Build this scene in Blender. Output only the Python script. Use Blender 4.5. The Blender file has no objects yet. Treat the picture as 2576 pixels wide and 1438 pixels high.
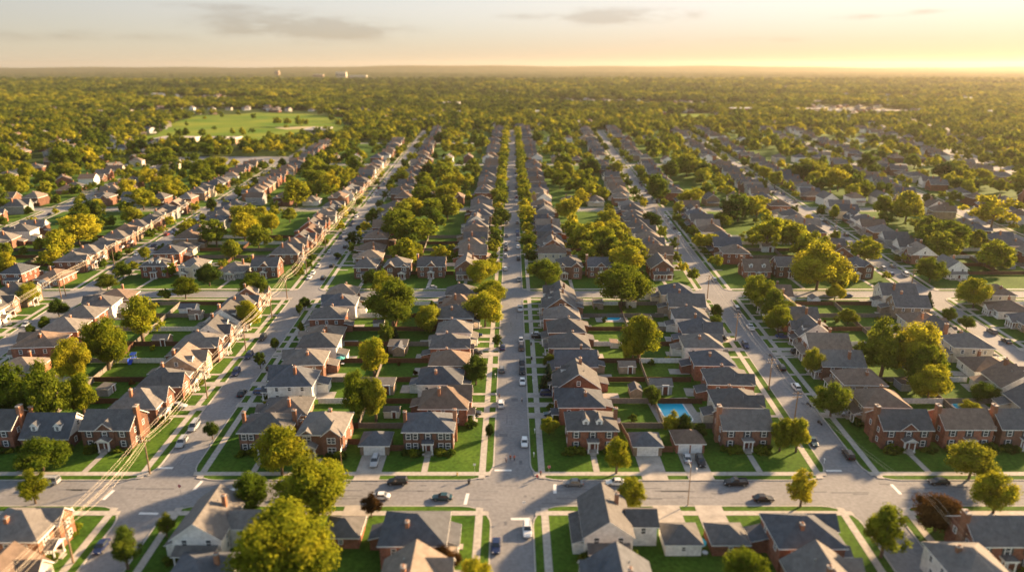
import bpy, math, random
from mathutils import Vector
import numpy as np
R = random.Random(7)
PI = math.pi
rad = math.radians
scene = bpy.context.scene
COL = scene.collection
H = 94.0                      # flying height of the camera
PITCH = rad(17.47)
FPX = 1760.0                  # focal length for a picture 2576 wide

# ------------------------------------------------------------------ survey helpers
def ray(px, py):
    dx = (px - 1288) / FPX; dy = -(py - 719) / FPX
    c, s = math.cos(PITCH), math.sin(PITCH)
    return (dx, c + dy * s, -s + dy * c)
def G(px, py, z=0.0):
    r = ray(px, py); t = (z - H) / r[2]
    return (r[0] * t, r[1] * t)
def depth(y): return y * math.cos(PITCH) + H * math.sin(PITCH)
def inview(x, y, m=1.12):
    z = depth(y)
    return z > 100 and abs(x) < z * 1288 / FPX * m + 8
K = 0.00064                   # the streets fan out slightly
def X(u, v): return u * (1 + K * (v - 148))
def ang(u): return -math.atan(u * K)

# ------------------------------------------------------------------ materials
def new_mat(name):
    m = bpy.data.materials.new(name); m.use_nodes = True
    nt = m.node_tree; b = nt.nodes['Principled BSDF']
    return m, nt, b
def lk(nt, a, b): nt.links.new(a, b)
def noise_mat(name, c1, c2, scale=1.0, rough=0.9, detail=4, rnd=0.0, spec=0.2, obj=True, bump=0.0, fine=None, c3=None):
    m, nt, b = new_mat(name)
    N = nt.nodes
    tc = N.new('ShaderNodeTexCoord')
    n = N.new('ShaderNodeTexNoise'); n.inputs['Scale'].default_value = scale; n.inputs['Detail'].default_value = detail
    lk(nt, tc.outputs['Object'], n.inputs['Vector'])
    r = N.new('ShaderNodeValToRGB')
    r.color_ramp.elements[0].position = .32; r.color_ramp.elements[1].position = .68
    r.color_ramp.elements[0].color = (*c1, 1); r.color_ramp.elements[1].color = (*c2, 1)
    if c3:
        e = r.color_ramp.elements.new(.76); e.color = (*c3, 1)
    lk(nt, n.outputs['Fac'], r.inputs['Fac'])
    out = r.outputs['Color']
    if fine:
        n2 = N.new('ShaderNodeTexNoise'); n2.inputs['Scale'].default_value = fine[0]; n2.inputs['Detail'].default_value = 6
        lk(nt, tc.outputs['Object'], n2.inputs['Vector'])
        mr = N.new('ShaderNodeMapRange'); mr.inputs[3].default_value = 1 - fine[1]; mr.inputs[4].default_value = 1 + fine[1]
        mr.inputs[1].default_value = .3; mr.inputs[2].default_value = .7
        lk(nt, n2.outputs['Fac'], mr.inputs[0])
        mx = N.new('ShaderNodeVectorMath'); mx.operation = 'SCALE'
        lk(nt, out, mx.inputs[0]); lk(nt, mr.outputs[0], mx.inputs['Scale']); out = mx.outputs[0]
    if rnd:
        oi = N.new('ShaderNodeObjectInfo'); mr = N.new('ShaderNodeMapRange')
        mr.inputs[3].default_value = 1 - rnd; mr.inputs[4].default_value = 1 + rnd
        lk(nt, oi.outputs['Random'], mr.inputs[0])
        mx = N.new('ShaderNodeVectorMath'); mx.operation = 'SCALE'
        lk(nt, out, mx.inputs[0]); lk(nt, mr.outputs[0], mx.inputs['Scale']); out = mx.outputs[0]
    lk(nt, out, b.inputs['Base Color'])
    b.inputs['Roughness'].default_value = rough
    b.inputs['Specular IOR Level'].default_value = spec
    if bump:
        bp = N.new('ShaderNodeBump'); bp.inputs['Strength'].default_value = bump; bp.inputs['Distance'].default_value = .2
        lk(nt, n.outputs['Fac'], bp.inputs['Height']); lk(nt, bp.outputs[0], b.inputs['Normal'])
    return m
def brick_mat(name, c1, c2, mortar):
    m, nt, b = new_mat(name); N = nt.nodes
    tc = N.new('ShaderNodeTexCoord')
    # running bond on walls of either direction
    sp = N.new('ShaderNodeSeparateXYZ'); lk(nt, tc.outputs['Object'], sp.inputs[0])
    ad = N.new('ShaderNodeMath'); lk(nt, sp.outputs[0], ad.inputs[0]); lk(nt, sp.outputs[1], ad.inputs[1])
    cb = N.new('ShaderNodeCombineXYZ'); lk(nt, ad.outputs[0], cb.inputs[0]); lk(nt, sp.outputs[2], cb.inputs[1])
    t = N.new('ShaderNodeTexBrick'); t.inputs['Scale'].default_value = 1.0
    t.inputs['Color1'].default_value = (*c1, 1); t.inputs['Color2'].default_value = (*c2, 1); t.inputs['Mortar'].default_value = (*mortar, 1)
    t.inputs['Brick Width'].default_value = .5; t.inputs['Row Height'].default_value = .17; t.inputs['Mortar Size'].default_value = .018
    lk(nt, cb.outputs[0], t.inputs['Vector'])
    n = N.new('ShaderNodeTexNoise'); n.inputs['Scale'].default_value = .9; n.inputs['Detail'].default_value = 5
    lk(nt, tc.outputs['Object'], n.inputs['Vector'])
    mr = N.new('ShaderNodeMapRange'); mr.inputs[1].default_value = .3; mr.inputs[2].default_value = .7
    mr.inputs[3].default_value = .72; mr.inputs[4].default_value = 1.25; lk(nt, n.outputs['Fac'], mr.inputs[0])
    oi = N.new('ShaderNodeObjectInfo'); m2 = N.new('ShaderNodeMapRange'); m2.inputs[3].default_value = .75; m2.inputs[4].default_value = 1.25
    lk(nt, oi.outputs['Random'], m2.inputs[0])
    mm = N.new('ShaderNodeMath'); mm.operation = 'MULTIPLY'; lk(nt, mr.outputs[0], mm.inputs[0]); lk(nt, m2.outputs[0], mm.inputs[1])
    s = N.new('ShaderNodeVectorMath'); s.operation = 'SCALE'; lk(nt, t.outputs['Color'], s.inputs[0]); lk(nt, mm.outputs[0], s.inputs['Scale'])
    lk(nt, s.outputs[0], b.inputs['Base Color']); b.inputs['Roughness'].default_value = .9; b.inputs['Specular IOR Level'].default_value = .15
    return m
def stripe_mat(name, c, gap, pitch, axis=2, rough=.6, rnd=.08, dark=.6):
    """boards or courses: thin darker lines every `gap` metres"""
    m, nt, b = new_mat(name); N = nt.nodes
    tc = N.new('ShaderNodeTexCoord'); sp = N.new('ShaderNodeSeparateXYZ'); lk(nt, tc.outputs['Object'], sp.inputs[0])
    ml = N.new('ShaderNodeMath'); ml.operation = 'MULTIPLY'; ml.inputs[1].default_value = 1 / gap
    lk(nt, sp.outputs[axis], ml.inputs[0])
    fr = N.new('ShaderNodeMath'); fr.operation = 'FRACT'; lk(nt, ml.outputs[0], fr.inputs[0])
    gt = N.new('ShaderNodeMath'); gt.operation = 'GREATER_THAN'; gt.inputs[1].default_value = pitch; lk(nt, fr.outputs[0], gt.inputs[0])
    n = N.new('ShaderNodeTexNoise'); n.inputs['Scale'].default_value = 1.3; n.inputs['Detail'].default_value = 5
    lk(nt, tc.outputs['Object'], n.inputs['Vector'])
    mr = N.new('ShaderNodeMapRange'); mr.inputs[1].default_value = .3; mr.inputs[2].default_value = .7; mr.inputs[3].default_value = .8; mr.inputs[4].default_value = 1.15
    lk(nt, n.outputs['Fac'], mr.inputs[0])
    oi = N.new('ShaderNodeObjectInfo'); m2 = N.new('ShaderNodeMapRange'); m2.inputs[3].default_value = 1 - rnd; m2.inputs[4].default_value = 1 + rnd
    lk(nt, oi.outputs['Random'], m2.inputs[0])
    mm = N.new('ShaderNodeMath'); mm.operation = 'MULTIPLY'; lk(nt, mr.outputs[0], mm.inputs[0]); lk(nt, m2.outputs[0], mm.inputs[1])
    d = N.new('ShaderNodeMapRange'); d.inputs[3].default_value = 1; d.inputs[4].default_value = dark; lk(nt, gt.outputs[0], d.inputs[0])
    m3 = N.new('ShaderNodeMath'); m3.operation = 'MULTIPLY'; lk(nt, mm.outputs[0], m3.inputs[0]); lk(nt, d.outputs[0], m3.inputs[1])
    s = N.new('ShaderNodeVectorMath'); s.operation = 'SCALE'; s.inputs[0].default_value = c; lk(nt, m3.outputs[0], s.inputs['Scale'])
    lk(nt, s.outputs[0], b.inputs['Base Color']); b.inputs['Roughness'].default_value = rough; b.inputs['Specular IOR Level'].default_value = .2
    return m
def plain(name, c, rough=.5, metal=0, coat=0, spec=.5):
    m, nt, b = new_mat(name)
    b.inputs['Base Color'].default_value = (*c, 1); b.inputs['Roughness'].default_value = rough
    b.inputs['Metallic'].default_value = metal; b.inputs['Coat Weight'].default_value = coat
    b.inputs['Specular IOR Level'].default_value = spec
    return m
def leaf_mat(name, c1, c2, c3, trans=.35, rnd=1.0):
    m, nt, b = new_mat(name); N = nt.nodes
    N.remove(b)
    tc = N.new('ShaderNodeTexCoord'); n = N.new('ShaderNodeTexNoise'); n.inputs['Scale'].default_value = 2.2; n.inputs['Detail'].default_value = 3
    lk(nt, tc.outputs['Object'], n.inputs['Vector'])
    oi = N.new('ShaderNodeObjectInfo')
    a = N.new('ShaderNodeMath'); a.operation = 'MULTIPLY_ADD'; a.inputs[1].default_value = .7 * rnd; lk(nt, oi.outputs['Random'], a.inputs[0])
    lk(nt, n.outputs['Fac'], a.inputs[2])
    s = N.new('ShaderNodeMath'); s.operation = 'SUBTRACT'; s.inputs[1].default_value = .35 * rnd; lk(nt, a.outputs[0], s.inputs[0])
    r = N.new('ShaderNodeValToRGB'); r.color_ramp.elements[0].position = .22; r.color_ramp.elements[1].position = .8
    r.color_ramp.elements[0].color = (*c1, 1); r.color_ramp.elements[1].color = (*c3, 1)
    e = r.color_ramp.elements.new(.5); e.color = (*c2, 1)
    lk(nt, s.outputs[0], r.inputs['Fac'])
    at = N.new('ShaderNodeAttribute'); at.attribute_name = 'tone'
    sc = N.new('ShaderNodeVectorMath'); sc.operation = 'SCALE'; lk(nt, r.outputs[0], sc.inputs[0]); lk(nt, at.outputs['Fac'], sc.inputs['Scale'])
    d = N.new('ShaderNodeBsdfDiffuse'); t = N.new('ShaderNodeBsdfTranslucent'); mx = N.new('ShaderNodeMixShader'); mx.inputs[0].default_value = trans
    lk(nt, sc.outputs[0], d.inputs[0]); lk(nt, sc.outputs[0], t.inputs[0])
    lk(nt, d.outputs[0], mx.inputs[1]); lk(nt, t.outputs[0], mx.inputs[2])
    lk(nt, mx.outputs[0], N['Material Output'].inputs[0])
    return m

M = {}
M['road'] = noise_mat('asphalt', (.19, .188, .192), (.235, .232, .235), .09, .85, 8, fine=(1.2, .16), spec=.3)
M['walk'] = stripe_mat('concrete_slabs', (.42, .385, .34), 1.6, .95, axis=1, rough=.85, rnd=0, dark=.75)
M['drive'] = noise_mat('drive_concrete', (.30, .275, .245), (.44, .40, .355), .35, .85, 6, fine=(2.5, .1))
M['kerb'] = noise_mat('kerb_concrete', (.34, .32, .29), (.46, .43, .39), .5, .85)
M['lawn'] = noise_mat('lawn_grass', (.030, .080, .008), (.080, .145, .016), .06, .95, 8, fine=(1.1, .32), spec=.1, c3=(.13, .14, .035))
M['ground'] = noise_mat('ground_cover', (.028, .050, .010), (.055, .075, .016), .010, .95, 8, spec=.05, fine=(.3, .3))
M['forestfloor'] = noise_mat('far_canopy', (.035, .050, .018), (.095, .10, .04), .007, 1, 12, spec=.0, fine=(.05, .4), c3=(.17, .15, .09))
M['field'] = noise_mat('field_grass', (.075, .155, .016), (.20, .23, .03), .012, .95, 6, spec=.05)
M['dryfield'] = noise_mat('dry_field', (.30, .26, .13), (.45, .38, .22), .01, .95, 6, spec=.05)
M['paint'] = noise_mat('road_paint', (.62, .61, .58), (.78, .77, .74), 2.5, .7)
M['repair'] = noise_mat('asphalt_repair', (.11, .113, .122), (.16, .163, .172), .4, .8)
WALLS = {
    'red brick': brick_mat('red_brick', (.30, .095, .050), (.20, .065, .038), (.26, .20, .16)),
    'brown brick': brick_mat('brown_brick', (.20, .085, .052), (.145, .066, .044), (.20, .16, .13)),
    'orange brick': brick_mat('orange_brick', (.36, .15, .075), (.27, .105, .055), (.28, .21, .16)),
    'tan brick': brick_mat('tan_brick', (.34, .24, .16), (.27, .19, .13), (.30, .26, .21)),
    'white-sided': stripe_mat('white_siding', (.72, .71, .68), .2, .88, rough=.6, dark=.75),
    'grey-sided': stripe_mat('grey_siding', (.30, .31, .31), .2, .88, rough=.6, dark=.7),
    'cream-sided': stripe_mat('cream_siding', (.60, .53, .42), .2, .88, rough=.6, dark=.75),
}
def roof_mat(name, c): return noise_mat(name, tuple(x * .82 for x in c), tuple(x * 1.18 for x in c), .8, .9, 6, rnd=.16, spec=.25, fine=(5.0, .22))
ROOFS = {
    'charcoal': roof_mat('charcoal_shingle', (.112, .108, .106)),
    'slate-blue': roof_mat('slate_shingle', (.092, .099, .112)),
    'grey': roof_mat('grey_shingle', (.165, .152, .140)),
    'brown': roof_mat('brown_shingle', (.18, .13, .098)),
    'taupe': roof_mat('taupe_shingle', (.22, .18, .145)),
}
M['trim'] = noise_mat('white_trim', (.76, .76, .74), (.85, .85, .83), 1.0, .6)
M['glass'] = plain('window_glass', (.045, .055, .065), .08)
M['door'] = plain('painted_door', (.12, .035, .025), .4)
M['gdoor'] = stripe_mat('garage_door_white', (.74, .74, .73), .55, .93, rough=.5, dark=.7)
M['shutter'] = plain('shutter_paint', (.035, .045, .05), .6)
M['dark'] = plain('dark_metal', (.03, .03, .032), .5)
M['chim'] = WALLS['orange brick']
M['WALL'] = plain('WALL', (.5, .5, .5)); M['ROOF'] = plain('ROOF', (.1, .1, .1))
M['fwood'] = stripe_mat('cedar_fence', (.12, .060, .034), .3, .85, axis=0, rough=.85, rnd=.2)
M['fgrey'] = stripe_mat('weathered_fence', (.20, .175, .15), .3, .85, axis=0, rough=.9, rnd=.2)
M['fwhite'] = stripe_mat('vinyl_fence', (.72, .71, .69), .3, .9, axis=0, rough=.5, rnd=.04, dark=.8)
M['bark'] = noise_mat('tree_bark', (.09, .065, .045), (.17, .125, .085), 3, .95)
M['pole'] = noise_mat('pole_wood', (.20, .13, .08), (.30, .20, .12), 2, .85)
M['wire'] = plain('wire_cable', (.75, .64, .48), .5, .1)  # bright warm tone: the glow of backlit wires is put into the colour
M['steel'] = plain('galvanised_steel', (.45, .45, .44), .4, .7)
M['tyre'] = plain('tyre_rubber', (.018, .018, .018), .8)
M['rim'] = plain('alloy_rim', (.5, .5, .5), .3, .9)
M['lamp'] = plain('lamp_lens', (.7, .7, .68), .15)
M['tail'] = plain('tail_lens', (.35, .01, .01), .2)
M['patio'] = noise_mat('patio_stone', (.34, .30, .26), (.46, .41, .36), 1.5, .85)
M['mulch'] = noise_mat('mulch_bed', (.045, .028, .018), (.08, .05, .03), 2, 1)
def water_mat():
    m, nt, b = new_mat('pool_water'); N = nt.nodes
    b.inputs['Base Color'].default_value = (.02, .50, .74, 1); b.inputs['Roughness'].default_value = .2; b.inputs['Specular IOR Level'].default_value = .3
    n = N.new('ShaderNodeTexNoise'); n.inputs['Scale'].default_value = 1.2; n.inputs['Detail'].default_value = 3
    tc = N.new('ShaderNodeTexCoord'); lk(nt, tc.outputs['Object'], n.inputs['Vector'])
    bp = N.new('ShaderNodeBump'); bp.inputs['Strength'].default_value = .25; bp.inputs['Distance'].default_value = .1
    lk(nt, n.outputs['Fac'], bp.inputs['Height']); lk(nt, bp.outputs[0], b.inputs['Normal'])
    return m
M['water'] = water_mat()
LEAF = {
    'g': leaf_mat('golden_foliage', (.14, .18, .014), (.28, .30, .02), (.46, .41, .03), .52),
    'm': leaf_mat('green_foliage', (.095, .145, .014), (.19, .23, .02), (.32, .32, .026), .5),
    'd': leaf_mat('dark_foliage', (.048, .085, .014), (.095, .138, .018), (.17, .20, .022), .45),
    'b': leaf_mat('bronze_foliage', (.055, .032, .012), (.10, .052, .016), (.16, .08, .02), .3),
    'c': leaf_mat('spruce_foliage', (.022, .045, .022), (.035, .065, .032), (.05, .085, .04), .15),
}

# ------------------------------------------------------------------ mesh builder
class MB:
    def __init__(s): s.v = []; s.f = []; s.m = []; s.mats = []
    def mi(s, m):
        if m not in s.mats: s.mats.append(m)
        return s.mats.index(m)
    def face(s, pts, m):
        i = len(s.v); s.v.extend(pts); s.f.append(tuple(range(i, i + len(pts)))); s.m.append(s.mi(m))
    def box(s, x0, x1, y0, y1, z0, z1, m, top=None, bottom=True):
        a = [(x0, y0, z0), (x1, y0, z0), (x1, y1, z0), (x0, y1, z0), (x0, y0, z1), (x1, y0, z1), (x1, y1, z1), (x0, y1, z1)]
        for q in ((0, 1, 5, 4), (1, 2, 6, 5), (2, 3, 7, 6), (3, 0, 4, 7)): s.face([a[k] for k in q], m)
        s.face([a[k] for k in (4, 5, 6, 7)], top or m)
        if bottom: s.face([a[k] for k in (3, 2, 1, 0)], m)
    def cyl(s, cx, cy, z0, z1, r0, r1, m, n=8, cap=True):
        p = [[(cx + r * math.cos(2 * PI * k / n), cy + r * math.sin(2 * PI * k / n), z) for k in range(n)] for r, z in ((r0, z0), (r1, z1))]
        for k in range(n): s.face([p[0][k], p[0][(k + 1) % n], p[1][(k + 1) % n], p[1][k]], m)
        if cap: s.face(p[1], m)
    def tube(s, a, b, r0, r1, m, n=6):
        a = Vector(a); b = Vector(b); d = (b - a).normalized()
        e = d.orthogonal().normalized(); g = d.cross(e)
        p = [[tuple(c + (e * math.cos(2 * PI * k / n) + g * math.sin(2 * PI * k / n)) * r) for k in range(n)] for c, r in ((a, r0), (b, r1))]
        for k in range(n): s.face([p[0][k], p[0][(k + 1) % n], p[1][(k + 1) % n], p[1][k]], m)
        s.face(p[1], m); s.face(p[0][::-1], m)
    def slab(s, pts, t, top, side):
        lo = [(x, y, z - t) for x, y, z in pts]
        s.face(pts, top); s.face(lo[::-1], side)
        n = len(pts)
        for k in range(n): s.face([lo[k], lo[(k + 1) % n], pts[(k + 1) % n], pts[k]], side)
    def mesh(s, name, smooth=False):
        me = bpy.data.meshes.new(name)
        me.from_pydata(s.v, [], s.f)
        for m in s.mats: me.materials.append(M.get(m, None) if isinstance(m, str) else m)
        me.polygons.foreach_set('material_index', s.m)
        if smooth: me.polygons.foreach_set('use_smooth', [True] * len(s.f))
        me.update()
        return me
def hip(b, x0, x1, y0, y1, z, rise, o=.45, t=.24):
    s = rise / (min(x1 - x0, y1 - y0) / 2)
    x0 -= o; x1 += o; y0 -= o; y1 += o; z = z - o * s * .5
    w, d = x1 - x0, y1 - y0; cx, cy = (x0 + x1) / 2, (y0 + y1) / 2; zr = z + t + rise + o * s * .4
    a, bb, c, dd = (x0, y0, z + t), (x1, y0, z + t), (x1, y1, z + t), (x0, y1, z + t)
    if w > d: q = min(d * .5 * 1.22, w * .46); r0, r1 = (x0 + q, cy, zr), (x1 - q, cy, zr); F = [(a, bb, r1, r0), (bb, c, r1), (c, dd, r0, r1), (dd, a, r0)]
    else: q = min(w * .5 * 1.15, d * .46); r0, r1 = (cx, y0 + q, zr), (cx, y1 - q, zr); F = [(a, bb, r0), (bb, c, r1, r0), (c, dd, r1), (dd, a, r0, r1)]
    for f in F: b.face(list(f), 'ROOF')
    lo = [(p[0], p[1], z) for p in (a, bb, c, dd)]; up = [a, bb, c, dd]
    for k in range(4): b.face([lo[k], lo[(k + 1) % 4], up[(k + 1) % 4], up[k]], 'trim')
    b.face(lo[::-1], 'trim')
def gable(b, x0, x1, y0, y1, z, rise, axis, o=.45, t=.2, og=None):
    og = o if og is None else og
    def sw(p): return p if axis == 'X' else (p[1], p[0], p[2])
    if axis == 'Y': x0, x1, y0, y1 = y0, y1, x0, x1
    cy = (y0 + y1) / 2; s = rise / ((y1 - y0) / 2); zr = z + rise + t; ze = z - o * s + t
    for sgn, ye in ((-1, y0 - o), (1, y1 + o)):
        pts = [(x0 - og, ye, ze), (x1 + og, ye, ze), (x1 + og, cy, zr), (x0 - og, cy, zr)]
        if (sgn > 0) != (axis == 'Y'): pts = pts[::-1]
        b.slab([sw(p) for p in pts], t, 'ROOF', 'trim')
def gwall(b, x0, x1, y0, y1, z, rise, axis, m, ends=(0, 1)):
    for e in ends:
        if axis == 'X':
            x = (x0, x1)[e]; p = [(x, y0, z), (x, y1, z), (x, (y0 + y1) / 2, z + rise)]
        else:
            y = (y0, y1)[e]; p = [(x0, y, z), (x1, y, z), ((x0 + x1) / 2, y, z + rise)]
        b.face(p, m)

# ------------------------------------------------------------------ scene objects
LABELS = []      # (object, label, y) made unique at the end
def link(o): COL.objects.link(o); return o
def tag(o, label=None, cat=None, group=None, kind=None, y=0):
    if label: o['label'] = label; LABELS.append([o, label, y])
    if cat: o['category'] = cat
    if group: o['group'] = group
    if kind: o['kind'] = kind
    return o
def mobj(name, me, parent=None, loc=(0, 0, 0), rz=0, sc=None, mats=None):
    o = bpy.data.objects.new(name, me); link(o); o.location = loc; o.rotation_euler = (0, 0, rz)
    if sc: o.scale = sc
    if parent: o.parent = parent
    if mats and me:
        for i, m in enumerate(me.materials):
            if m and m.name in mats:
                sl = o.material_slots[i]; sl.link = 'OBJECT'; sl.material = mats[m.name]
    return o
def root(name, loc, rz=0, sc=None):
    o = bpy.data.objects.new(name, None); link(o); o.location = loc; o.rotation_euler = (0, 0, rz); o.empty_display_size = .5
    if sc: o.scale = sc
    return o
def inst(parts, parent, mats=None):
    for p in parts:
        name, me, loc, rz = p[:4]
        o = mobj(name, me, parent, loc, rz, mats=mats)
        if len(p) > 4: inst(p[4], o, mats)
CACHE = {}
def cached(key, fn):
    if key not in CACHE: CACHE[key] = fn()
    return CACHE[key]

# window meshes (face -Y)
def window_mesh(w, h, shut=False, frame='trim'):
    def f():
        b = MB(); t = .12
        b.box(-w / 2 - t, w / 2 + t, -.09, 0, -t, 0, frame); b.box(-w / 2 - t, w / 2 + t, -.09, 0, h, h + t, frame)
        b.box(-w / 2 - t, -w / 2, -.09, 0, 0, h, frame); b.box(w / 2, w / 2 + t, -.09, 0, 0, h, frame)
        b.box(-w / 2, w / 2, -.07, 0, h / 2 - .05, h / 2 + .05, frame)
        if w > 1.3: b.box(-.06, .06, -.08, 0, 0, h, frame)
        b.face([(-w / 2, -.03, 0), (w / 2, -.03, 0), (w / 2, -.03, h), (-w / 2, -.03, h)], 'glass')
        if shut:
            for s in (-1, 1): b.box(min(s * (w / 2 + .14), s * (w / 2 + .58)), max(s * (w / 2 + .14), s * (w / 2 + .58)), -.07, 0, -.05, h + .05, 'shutter')
        return b.mesh('window')
    return cached(('win', w, h, shut), f)
def door_mesh(garage=0):
    def f():
        b = MB()
        if garage:
            w, h = garage, 2.3
            b.box(-w / 2, w / 2, -.05, 0, .02, h, 'gdoor')
            b.box(-w / 2 - .15, -w / 2, -.1, 0, 0, h + .15, 'trim'); b.box(w / 2, w / 2 + .15, -.1, 0, 0, h + .15, 'trim'); b.box(-w / 2, w / 2, -.1, 0, h, h + .15, 'trim')
        else:
            b.box(-.5, .5, -.06, 0, .15, 2.25, 'door')
            b.box(-.75, -.5, -.12, 0, .12, 2.5, 'trim'); b.box(.5, .75, -.12, 0, .12, 2.5, 'trim'); b.box(-.5, .5, -.12, 0, 2.25, 2.5, 'trim')
        return b.mesh('door')
    return cached(('door', garage), f)
def chimney_mesh(h, w=1.0, d=.8):
    def f():
        b = MB(); b.box(-w / 2, w / 2, -d / 2, d / 2, 0, h, 'chim'); b.box(-w / 2 - .08, w / 2 + .08, -d / 2 - .08, d / 2 + .08, h, h + .18, 'patio')
        b.cyl(-w * .22, 0, h + .18, h + .5, .14, .12, 'chim'); b.cyl(w * .22, 0, h + .18, h + .5, .14, .12, 'chim')
        return b.mesh('chimney')
    return cached(('chim', h, w, d), f)
def column_mesh(h):
    def f():
        b = MB(); b.cyl(0, 0, .1, h - .12, .15, .13, 'trim', 10); b.box(-.2, .2, -.2, .2, 0, .1, 'trim'); b.box(-.2, .2, -.2, .2, h - .12, h, 'trim')
        return b.mesh('column')
    return cached(('col', h), f)
def porch(w, d, h, y, x=0, kind='flat'):
    """roofed porch projecting forward from wall y (front -Y)"""
    def f():
        b = MB()
        if kind == 'flat': hip(b, -w / 2, w / 2, -d, .9, h, .35, .15)
        elif kind == 'gable': gable(b, -w / 2, w / 2, -d, 0.4, h, w * .28, 'Y', .25); gwall(b, -w / 2, w / 2, -d, 0, h, w * .28, 'Y', 'trim', (0,))
        else:
            b.slab([(-w / 2 - .2, -d - .3, h), (w / 2 + .2, -d - .3, h), (w / 2 + .2, .0, h + .9), (-w / 2 - .2, .0, h + .9)], .16, 'ROOF', 'trim')
        b.box(-w / 2, w / 2, -d, -.01, h - .3, h - .27, 'trim')
        return b.mesh('porch_roof')
    def g():
        b = MB(); b.box(-w / 2, w / 2, -d, 0, 0, .3, 'patio'); b.box(-.8, .8, -d - .7, -d, 0, .16, 'patio')
        return b.mesh('porch_floor')
    cm = column_mesh(h - .6)
    n = 2 if w < 4 else 4
    parts = [('porch_roof', cached(('pr', w, d, h, kind), f), (x, y, 0), 0), ('porch_floor', cached(('pf', w, d), g), (x, y, 0), 0)]
    for k in range(n):
        parts.append(('column', cm, (x - w / 2 + .25 + k * (w - .5) / (n - 1), y - d + .25, .3), 0))
    return parts
def dormer(x, y, z, w=1.6, side='X'):
    def f():
        b = MB(); b.box(-w / 2, w / 2, 0, 2.6, 0, 1.5, 'trim', bottom=False); gwall(b, -w / 2, w / 2, 0, 2.4, 1.5, .75, 'Y', 'trim', (0,))
        gable(b, -w / 2, w / 2, 0, 3.4, 1.5, .75, 'Y', .18)
        return b.mesh('dormer')
    return ('dormer', cached(('dorm', w), f), (x, y, z), 0, [('window', window_mesh(.75, 1.0), (0, -.01, .35), 0)])
def wins(w, d, fr, sd, shut=False, ww=1.0, wh=1.45, y0=None, back=()):
    """front windows fr=[(x,z)], side windows sd=[(y,z)] on both sides"""
    o = []
    for x, z, *k in fr: o.append(('window', window_mesh(k[0] if k else ww, wh, shut), (x, (y0 if y0 is not None else -d / 2), z), 0))
    for yy, z in sd:
        o.append(('window', window_mesh(.85, 1.2), (w / 2, yy, z), PI / 2)); o.append(('window', window_mesh(.85, 1.2), (-w / 2, yy, z), -PI / 2))
    for x, z in back: o.append(('window', window_mesh(.9, 1.3), (x, d / 2, z), PI))
    return o

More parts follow.
